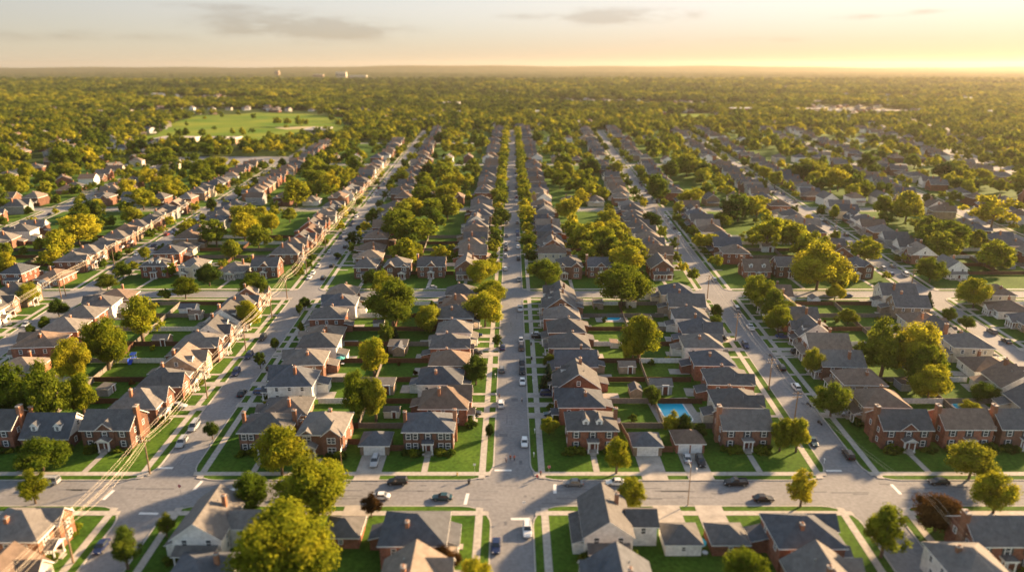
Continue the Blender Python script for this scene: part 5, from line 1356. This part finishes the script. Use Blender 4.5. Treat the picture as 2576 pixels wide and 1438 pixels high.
def bin_(px, py, label):
    x, y = G(px, py); o = root('wheeled_bin', (x, y, .03)); b = MB()
    lo = [(-.25, -.28, .08), (.25, -.28, .08), (.25, .28, .08), (-.25, .28, .08)]; up = [(-.3, -.36, 1.0), (.3, -.36, 1.0), (.3, .36, 1.0), (-.3, .36, 1.0)]
    for k in range(4): q = (k + 1) % 4; b.face([lo[k], lo[q], up[q], up[k]], 'dark')
    mobj('bin_body', b.mesh('bin_body'), o); b = MB(); b.slab([(-.33, -.4, 1.06), (.33, -.4, 1.06), (.33, .4, 1.1), (-.33, .4, 1.1)], .06, 'dark', 'dark'); mobj('lid', b.mesh('lid'), o)
    for sx in (-.22, .22): b = MB(); b.tube((sx - .03, .3, .1), (sx + .03, .3, .1), .1, .1, 'tyre', 10); mobj('wheel', b.mesh('wheel'), o)
    tag(o, label, 'bin', 'wheeled bins', y=y)
bin_(1180, 1216, 'black wheeled bin standing at middle street\'s left kerb'); bin_(1336, 868, 'black wheeled bin on middle street\'s right verge'); bin_(1337, 905, 'black wheeled bin below another on the right verge'); bin_(708, 1250, 'dark wheeled bin by the leafy tree left')
def mailbox(px, py, label):
    x, y = G(px, py); o = root('mailbox', (x, y, .12)); b = MB(); b.box(-.05, .05, -.05, .05, 0, 1.0, 'trim'); mobj('post', b.mesh('post'), o); b = MB(); b.box(-.12, .12, -.28, .28, 1.0, 1.28, 'trim'); mobj('box', b.mesh('box'), o)
    tag(o, label, 'mailbox', 'mailboxes', y=y)
for i, (px, py) in enumerate(((1248, 1000), (1345, 1090), (1343, 1150), (2073, 1165), (1752, 1190), (1340, 965), (1246, 950))):
    mailbox(px, py, 'small white mailbox on the verge, %s' % ['left of the white car on middle street', 'right of middle street above the hatchback', 'beside the three walkers', 'at right street\'s left corner', 'left of the twin garage drive', 'by the spruce drive', 'on middle street\'s left verge'][i])

# ------------------------------------------------------------------ people
M['skin'] = plain('skin', (.42, .25, .17), .6); M['hair'] = plain('hair_dark', (.03, .02, .015), .7)
def skinned(name, verts, edges, radii, mat, parent, sub=1):
    me = bpy.data.meshes.new(name); me.from_pydata(verts, edges, []); me.materials.append(mat)
    o = mobj(name, me, parent)
    import bmesh
    bm = bmesh.new(); bm.from_mesh(me); bm.verts.layers.skin.verify(); bm.to_mesh(me); bm.free()
    for i, r in enumerate(radii): me.skin_vertices[0].data[i].radius = (r, r)
    me.skin_vertices[0].data[0].use_root = True
    sk = o.modifiers.new('skin', 'SKIN'); sk.use_smooth_shade = True
    ss = o.modifiers.new('sub', 'SUBSURF'); ss.levels = sub; ss.render_levels = sub
    bpy.context.view_layer.update()
    dg = bpy.context.evaluated_depsgraph_get(); nm = bpy.data.meshes.new_from_object(o.evaluated_get(dg)); nm.name = name
    o.modifiers.clear(); o.data = nm
    if not nm.materials: nm.materials.append(mat)
    nm.polygons.foreach_set('use_smooth', [True] * len(nm.polygons))
    return o
def person(px, py, rz, shirt, trouser, label, stride=.18, hold=None, h=1.75, z=.01):
    x, y = G(px, py); k = h / 1.75; o = root('person', (x, y, z), rz, (k, k, k))
    ms = plain('shirt_cloth', shirt, .8); mt = plain('trouser_cloth', trouser, .8)
    s = stride
    arm = .12
    V = [(0, 0, .95), (0, 0, 1.15), (0, .01, 1.38), (0, 0, 1.52), (0, -.01, 1.60), (0, -.01, 1.70),
         (.17, 0, 1.42), (.22, arm, 1.15), (.23, arm - .1, .92), (.23, arm - .13, .84),
         (-.17, 0, 1.42), (-.22, -arm, 1.15), (-.23, -arm - .1, .92), (-.23, -arm - .13, .84),
         (.09, 0, .88), (.1, -s * .6, .5), (.1, -s, .09), (.1, -s - .14, .04),
         (-.09, 0, .88), (-.1, s * .35, .5), (-.1, s, .09), (-.1, s - .14, .04)]
    E = [(0, 1), (1, 2), (2, 3), (3, 4), (4, 5), (2, 6), (6, 7), (7, 8), (8, 9), (2, 10), (10, 11), (11, 12), (12, 13), (0, 14), (14, 15), (15, 16), (16, 17), (0, 18), (18, 19), (19, 20), (20, 21)]
    Rr = [.12, .12, .13, .05, .085, .08, .06, .045, .032, .03, .06, .045, .032, .03, .085, .055, .038, .035, .085, .055, .038, .035]
    body = skinned('body', V, E, Rr, M['skin'], o)
    # fingers and thumbs, short tapering chains rooted in each palm
    fb = MB()
    for sx, ay in ((1, arm - .13), (-1, -arm - .13)):
        for q in range(4): fx = sx * .23 + (q - 1.5) * .0; fy = ay + (q - 1.5) * .018; fb.tube((fx, fy, .80), (fx - sx * .008, fy - .006, .80 - .055 - .01 * (q in (1, 2))), .009, .006, 'skin', 5)
        fb.tube((sx * .23, ay - .03, .85), (sx * .225, ay - .06, .80), .011, .008, 'skin', 5)
        fb.box(sx * .23 - .014, sx * .23 + .014, ay - .036, ay + .036, .79, .86, 'skin')
    mobj('hands', fb.mesh('hands', True), o)
    fc = MB(); fc.box(-.04, -.02, -.105, -.09, 1.66, 1.675, 'hair'); fc.box(.02, .04, -.105, -.09, 1.66, 1.675, 'hair'); fc.tube((0, -.085, 1.65), (0, -.12, 1.62), .008, .014, 'skin', 5); fc.box(-.025, .025, -.1, -.09, 1.585, 1.595, 'door')
    for sx in (-1, 1): fc.box(sx * .088 - .008, sx * .088 + .008, -.01, .02, 1.62, 1.67, 'skin')
    mobj('face', fc.mesh('face'), o)
    skinned('shirt', [(0, 0, .93), (0, 0, 1.15), (0, .01, 1.36), (0, 0, 1.46), (.17, 0, 1.42), (.22, arm, 1.17), (-.17, 0, 1.42), (-.22, -arm, 1.17)], [(0, 1), (1, 2), (2, 3), (2, 4), (4, 5), (2, 6), (6, 7)], [.15, .145, .155, .07, .08, .062, .08, .062], ms, o)
    skinned('trousers', [(0, 0, .93), (.09, 0, .86), (.1, -s * .6, .5), (.1, -s, .12), (-.09, 0, .86), (-.1, s * .35, .5), (-.1, s, .12)], [(0, 1), (1, 2), (2, 3), (0, 4), (4, 5), (5, 6)], [.13, .1, .075, .055, .1, .075, .055], mt, o)
    skinned('hair', [(0, .01, 1.69), (0, .035, 1.66), (0, .05, 1.6)], [(0, 1), (1, 2)], [.092, .085, .06], M['hair'], o)
    if hold:
        b = MB(); b.box(.2, .36, arm - .3, arm - .02, .48, .8, 'dark'); bag = root('carried_bag', (x, y, z), rz, (k, k, k)); mobj('bag_body', b.mesh('bag_body'), bag); tag(bag, 'dark bag carried by the %s' % label.split(' walking')[0].split(' standing')[0], 'bag', y=y)
    tag(o, label, 'person', 'people on foot', y=y)
person(1273, 1163, PI, (.40, .38, .40), (.06, .02, .03), 'person in pale top, leftmost of three walkers on middle street', .2)
person(1284, 1158, PI * .9, (.20, .03, .03), (.03, .03, .035), 'person in dark red top, middle of three walkers', .15)
person(1293.5, 1159, 0, (.38, .03, .025), (.018, .02, .03), 'person in bright red top, rightmost of three walkers', .1)
person(1313, 1012, 0, (.5, .5, .5), (.02, .02, .025), 'person in white top walking alone on upper middle street', .2)
person(1360, 1199, PI, (.22, .025, .03), (.05, .02, .02), 'person in maroon standing on the corner beside the hydrant', .08, z=.16)
person(1256, 1003, 0, (.03, .03, .035), (.03, .03, .04), 'person in black standing by the left kerb near the white car', .08, z=.15)

# motorcycles by right street
def motorbike(px, py, label):
    x, y = G(px, py); o = root('motorcycle', (x, y, .01), ang(81) + .3)
    for sy in (-.7, .7): b = MB(); b.tube((-.06, sy, .32), (.06, sy, .32), .32, .32, 'tyre', 14); mobj('wheel', b.mesh('wheel'), o)
    b = MB(); b.tube((0, -.6, .45), (0, .6, .5), .09, .09, 'dark'); b.box(-.16, .16, -.25, .3, .35, .7, 'dark'); mobj('frame', b.mesh('frame'), o)
    b = MB(); b.box(-.14, .14, .05, .7, .78, .88, 'dark'); mobj('seat', b.mesh('seat'), o); b = MB(); b.tube((-.14, -.35, .72), (-.14 + .28, -.35, .72), .02, .02, 'steel'); b.tube((0, -.05, .8), (0, -.45, .85), .14, .1, 'p_red' if 'red' in label else 'dark'); mobj('tank', b.mesh('tank'), o)
    b = MB(); b.tube((0, -.7, .32), (0, -.45, 1.0), .03, .03, 'steel'); b.tube((-.35, -.4, 1.02), (.35, -.4, 1.02), .02, .02, 'steel'); mobj('handlebar', b.mesh('handlebar'), o)
    tag(o, label, 'motorcycle', 'motorcycles', y=y)
motorbike(2062, 1066, 'black motorcycle parked on right street below the pole'); motorbike(2034, 1020, 'dark motorcycle parked further up right street'); motorbike(1938, 897, 'red motorcycle parked beside right street\'s second pole')

# ------------------------------------------------------------------ school and far buildings
def flatbld(px, py, wpx, hgt, dep, wall, label, name='school_building'):
    x, y = G(px, py); w = wpx * depth(y) / FPX; o = root(name, (x, y, 0)); b = MB(); b.box(-w / 2, w / 2, 0, dep, 0, hgt, wall); mobj('wall', b.mesh('wall'), o)
    b = MB(); b.box(-w / 2 - .4, w / 2 + .4, -.4, dep + .4, hgt, hgt + .8, 'trim', top='patio'); b.box(-w * .2, -w * .1, dep * .4, dep * .6, hgt + .8, hgt + 2.4, 'steel'); b.box(w * .15, w * .22, dep * .3, dep * .5, hgt + .8, hgt + 2.2, 'steel'); mobj('roof', b.mesh('roof'), o)
    n = max(3, int(w / 9))
    for k in range(min(n, 14)):
        b = MB(); xx = -w / 2 + w * (k + .5) / min(n, 14); b.box(xx - w / n * .3, xx + w / n * .3, -.08, 0, hgt * .35, hgt * .75, 'glass'); mobj('window', b.mesh('window'), o)
    tag(o, label, 'building', y=y)
flatbld(435, 362, 95, 6, 30, 'Wcream-sided', 'long pale flat-roofed school building below the green field')
flatbld(548, 366, 75, 7, 34, 'Wtan brick', 'tan flat-roofed building right of the pale school')
flatbld(790, 338, 60, 6, 40, 'Wtan brick', 'low flat building at the field\'s right end')
for px, py, w, h, lb in ((697, 193, 9, 50, 'slim tan reddish tower near the horizon left of centre'), (800, 197, 26, 26, 'pale far block right of the reddish tower'), (858, 199, 26, 48, 'bright tall far block near the horizon'), (900, 200, 44, 26, 'broad pale far block right of the tall one'),
                         (600, 205, 120, 14, 'long pale far warehouse near the horizon'), (745, 205, 70, 14, 'shorter pale far warehouse near the horizon'), (30, 222, 70, 14, 'pale far warehouse at the left edge'), (190, 222, 110, 12, 'second far warehouse from the left edge'), (330, 222, 60, 12, 'third far warehouse from the left edge'),
                         (1480, 232, 90, 8, 'long low pale far building right of centre'), (2240, 290, 50, 8, 'low pale building by the dry field right'), (2110, 287, 70, 7, 'pale flat building on the dry field right')):
    flatbld(px, py, w, h, 40, 'Wtan brick' if 'reddish' in lb else 'Wcream-sided', lb, 'distant_building')

# ------------------------------------------------------------------ labels: single out what still reads the same
byl = {}
for rec in LABELS: byl.setdefault(rec[1].lower(), []).append(rec)
for l, rs_ in byl.items():
    if len(rs_) > 1:
        rs_.sort(key=lambda r_: r_[2])
        for i, rec in enumerate(rs_):
            w_ = rec[1].split(); suffix = ', %s' % ('nearest' if i == 0 else ORD[i] + ' nearest')
            w_ = w_[:14]
            rec[0]['label'] = ' '.join(w_[:16 - len(suffix.split()) + 1]) + suffix

# ------------------------------------------------------------------ air
SUN_AZ = rad(55); SUN_EL = rad(18)       # azimuth to the right of the view direction
b = MB(); b.box(-14200, 14200, -420, 14700, -1.3, 160, 'ground')
me = b.mesh('haze'); me.materials.clear()
hm = bpy.data.materials.new('haze_air'); hm.use_nodes = True; nt = hm.node_tree; nt.nodes.remove(nt.nodes['Principled BSDF'])
pv = nt.nodes.new('ShaderNodeVolumePrincipled'); pv.inputs['Color'].default_value = (.68, .62, .52, 1); pv.inputs['Density'].default_value = .000042; pv.inputs['Anisotropy'].default_value = .45
lk(nt, pv.outputs[0], nt.nodes['Material Output'].inputs['Volume']); me.materials.append(hm)
tag(mobj('haze', me), kind='stuff')

# ------------------------------------------------------------------ sky and sun
w = bpy.data.worlds.new('World'); scene.world = w; w.use_nodes = True; nt = w.node_tree; N = nt.nodes
bg = N['Background']
sky = N.new('ShaderNodeTexSky'); sky.sky_type = 'NISHITA'; sky.sun_disc = False; sky.sun_elevation = SUN_EL; sky.sun_rotation = SUN_AZ
sky.air_density = 1.0; sky.dust_density = 1.0; sky.ozone_density = 1.0; sky.altitude = 50
bg.inputs['Strength'].default_value = .055
# thin clouds: soft streaks at given bearings and elevations, broken up by noise
tc = N.new('ShaderNodeTexCoord'); sp = N.new('ShaderNodeSeparateXYZ'); lk(nt, tc.outputs['Generated'], sp.inputs[0])
az = N.new('ShaderNodeMath'); az.operation = 'ARCTAN2'; lk(nt, sp.outputs[0], az.inputs[0]); lk(nt, sp.outputs[1], az.inputs[1])
el = N.new('ShaderNodeMath'); el.operation = 'ARCSINE'; lk(nt, sp.outputs[2], el.inputs[0])
cv = N.new('ShaderNodeCombineXYZ'); lk(nt, az.outputs[0], cv.inputs[0]); lk(nt, el.outputs[0], cv.inputs[1])
mp = N.new('ShaderNodeMapping'); mp.inputs['Scale'].default_value = (9, 42, 1); lk(nt, cv.outputs[0], mp.inputs[0])
nz = N.new('ShaderNodeTexNoise'); nz.inputs['Scale'].default_value = 1.3; nz.inputs['Detail'].default_value = 7; nz.inputs['Roughness'].default_value = .62; lk(nt, mp.outputs[0], nz.inputs['Vector'])
tot = None
def mth(op, a, b_=None, c=None):
    n = N.new('ShaderNodeMath'); n.operation = op
    for i, q in enumerate((a, b_, c)):
        if q is None: continue
        if isinstance(q, (int, float)): n.inputs[i].default_value = q
        else: lk(nt, q, n.inputs[i])
    return n.outputs[0]
for px, py, wx, wy, amt in ((720, 62, 210, 26, 1.0), (860, 80, 150, 14, .9), (1500, 42, 110, 20, 1.0), (1690, 36, 80, 17, 1.0), (1310, 42, 70, 8, .6), (2190, 42, 80, 7, .75), (2330, 28, 60, 6, .6), (560, 16, 180, 9, .5), (120, 88, 260, 16, .45), (1900, 100, 260, 10, .35), (2480, 95, 150, 10, .3), (1050, 115, 500, 12, .2)):
    r_ = ray(px, py); a0 = math.atan2(r_[0], r_[1]); e0 = math.asin(r_[2] / math.sqrt(sum(q * q for q in r_)))
    sa, se = wx / FPX, wy / FPX
    da = mth('DIVIDE', mth('SUBTRACT', az.outputs[0], a0), sa); de = mth('DIVIDE', mth('SUBTRACT', el.outputs[0], e0), se)
    r2 = mth('ADD', mth('MULTIPLY', da, da), mth('MULTIPLY', de, de))
    g = mth('MULTIPLY', mth('EXPONENT', mth('MULTIPLY', r2, -1.0)), amt)
    tot = g if tot is None else mth('ADD', tot, g)
dn = mth('MULTIPLY', tot, mth('MULTIPLY_ADD', nz.outputs['Fac'], 4.6, -1.35))
cm_ = N.new('ShaderNodeMapRange'); cm_.interpolation_type = 'SMOOTHSTEP'; cm_.inputs[1].default_value = .12; cm_.inputs[2].default_value = 1.0; cm_.inputs[4].default_value = .8; lk(nt, dn, cm_.inputs[0])
# a dusty evening horizon: the band below thirty degrees is evened out between the sun's side and the far side
bw = N.new('ShaderNodeRGBToBW'); lk(nt, sky.outputs[0], bw.inputs[0])
fac = mth('MULTIPLY', mth('POWER', bw.outputs[0], -1.0), 3.05)
ev = N.new('ShaderNodeVectorMath'); ev.operation = 'SCALE'; lk(nt, sky.outputs[0], ev.inputs[0]); 
sa_ = N.new('ShaderNodeMapRange'); sa_.inputs[1].default_value = rad(-36); sa_.inputs[2].default_value = rad(34); lk(nt, az.outputs[0], sa_.inputs[0])
se_ = N.new('ShaderNodeMapRange'); se_.interpolation_type = 'SMOOTHSTEP'; se_.inputs[1].default_value = 0; se_.inputs[2].default_value = rad(4.5); lk(nt, el.outputs[0], se_.inputs[0])
fac = mth('MULTIPLY', fac, mth('MULTIPLY_ADD', mth('MULTIPLY', sa_.outputs[0], mth('MULTIPLY_ADD', se_.outputs[0], .75, .25)), .75, 1.0))
lk(nt, fac, ev.inputs['Scale'])
ev2 = N.new('ShaderNodeVectorMath'); ev2.operation = 'MULTIPLY'; ev2.inputs[1].default_value = (1.06, 1.0, 1.03)
bw2 = N.new('ShaderNodeRGBToBW'); lk(nt, ev.outputs[0], bw2.inputs[0]); cw = N.new('ShaderNodeCombineXYZ')
lk(nt, mth('MULTIPLY', bw2.outputs[0], 1.02), cw.inputs[0]); lk(nt, bw2.outputs[0], cw.inputs[1]); lk(nt, mth('MULTIPLY', bw2.outputs[0], .93), cw.inputs[2])
ds = N.new('ShaderNodeMix'); ds.data_type = 'RGBA'; lk(nt, mth('MULTIPLY_ADD', se_.outputs[0], .3, .26), ds.inputs[0]); lk(nt, ev.outputs[0], ds.inputs[6]); lk(nt, cw.outputs[0], ds.inputs[7])
lk(nt, ds.outputs[2], ev2.inputs[0])
bd = N.new('ShaderNodeMapRange'); bd.interpolation_type = 'SMOOTHSTEP'; bd.inputs[1].default_value = rad(7); bd.inputs[2].default_value = rad(20); lk(nt, el.outputs[0], bd.inputs[0])
band = N.new('ShaderNodeMix'); band.data_type = 'RGBA'; lk(nt, bd.outputs[0], band.inputs[0]); lk(nt, ev2.outputs[0], band.inputs[6])
hz = N.new('ShaderNodeVectorMath'); hz.operation = 'MULTIPLY'; hz.inputs[1].default_value = (1.62, 1.42, 1.2); lk(nt, sky.outputs[0], hz.inputs[0]); lk(nt, hz.outputs[0], band.inputs[7])
SKYOUT = band.outputs[2]
cc = N.new('ShaderNodeVectorMath'); cc.operation = 'MULTIPLY'; cc.inputs[1].default_value = (.74, .70, .67); lk(nt, SKYOUT, cc.inputs[0])
mx = N.new('ShaderNodeMix'); mx.data_type = 'RGBA'; lk(nt, cm_.outputs[0], mx.inputs[0]); lk(nt, SKYOUT, mx.inputs[6]); lk(nt, cc.outputs[0], mx.inputs[7])
lk(nt, mx.outputs[2], bg.inputs['Color'])
sd = bpy.data.lights.new('sun', 'SUN'); sd.energy = 5.0; sd.angle = rad(2.2); sd.color = (1.0, .67, .36)
so = bpy.data.objects.new('sun', sd); link(so)
dirv = Vector((math.sin(SUN_AZ) * math.cos(SUN_EL), math.cos(SUN_AZ) * math.cos(SUN_EL), math.sin(SUN_EL)))
so.rotation_euler = dirv.to_track_quat('Z', 'Y').to_euler(); so.location = (300, 300, 300)

# ------------------------------------------------------------------ camera and render
cd = bpy.data.cameras.new('camera'); cam = bpy.data.objects.new('camera', cd); link(cam)
cam.location = (0, 0, H); cam.rotation_euler = (PI / 2 - PITCH, 0, 0)
cd.sensor_width = 36; cd.lens = FPX / 2576 * 36; cd.clip_start = 1; cd.clip_end = 40000
cd.dof.use_dof = True; cd.dof.focus_distance = 255; cd.dof.aperture_fstop = .0246 / .95
scene.camera = cam
scene.view_settings.view_transform = 'Standard'; scene.view_settings.look = 'None'; scene.view_settings.exposure = 1.85; scene.view_settings.gamma = 1
scene.render.engine = 'CYCLES'
c = scene.cycles; c.use_denoising = True; c.max_bounces = 5; c.diffuse_bounces = 3; c.glossy_bounces = 2; c.transmission_bounces = 3; c.volume_bounces = 0; c.transparent_max_bounces = 4
c.sample_clamp_indirect = 6
print('houses', len(placed), 'trees', len(TREES), 'shrubs', len(shr), 'woods', sum(map(len, stuffpts.values())), 'objects', len(bpy.data.objects))
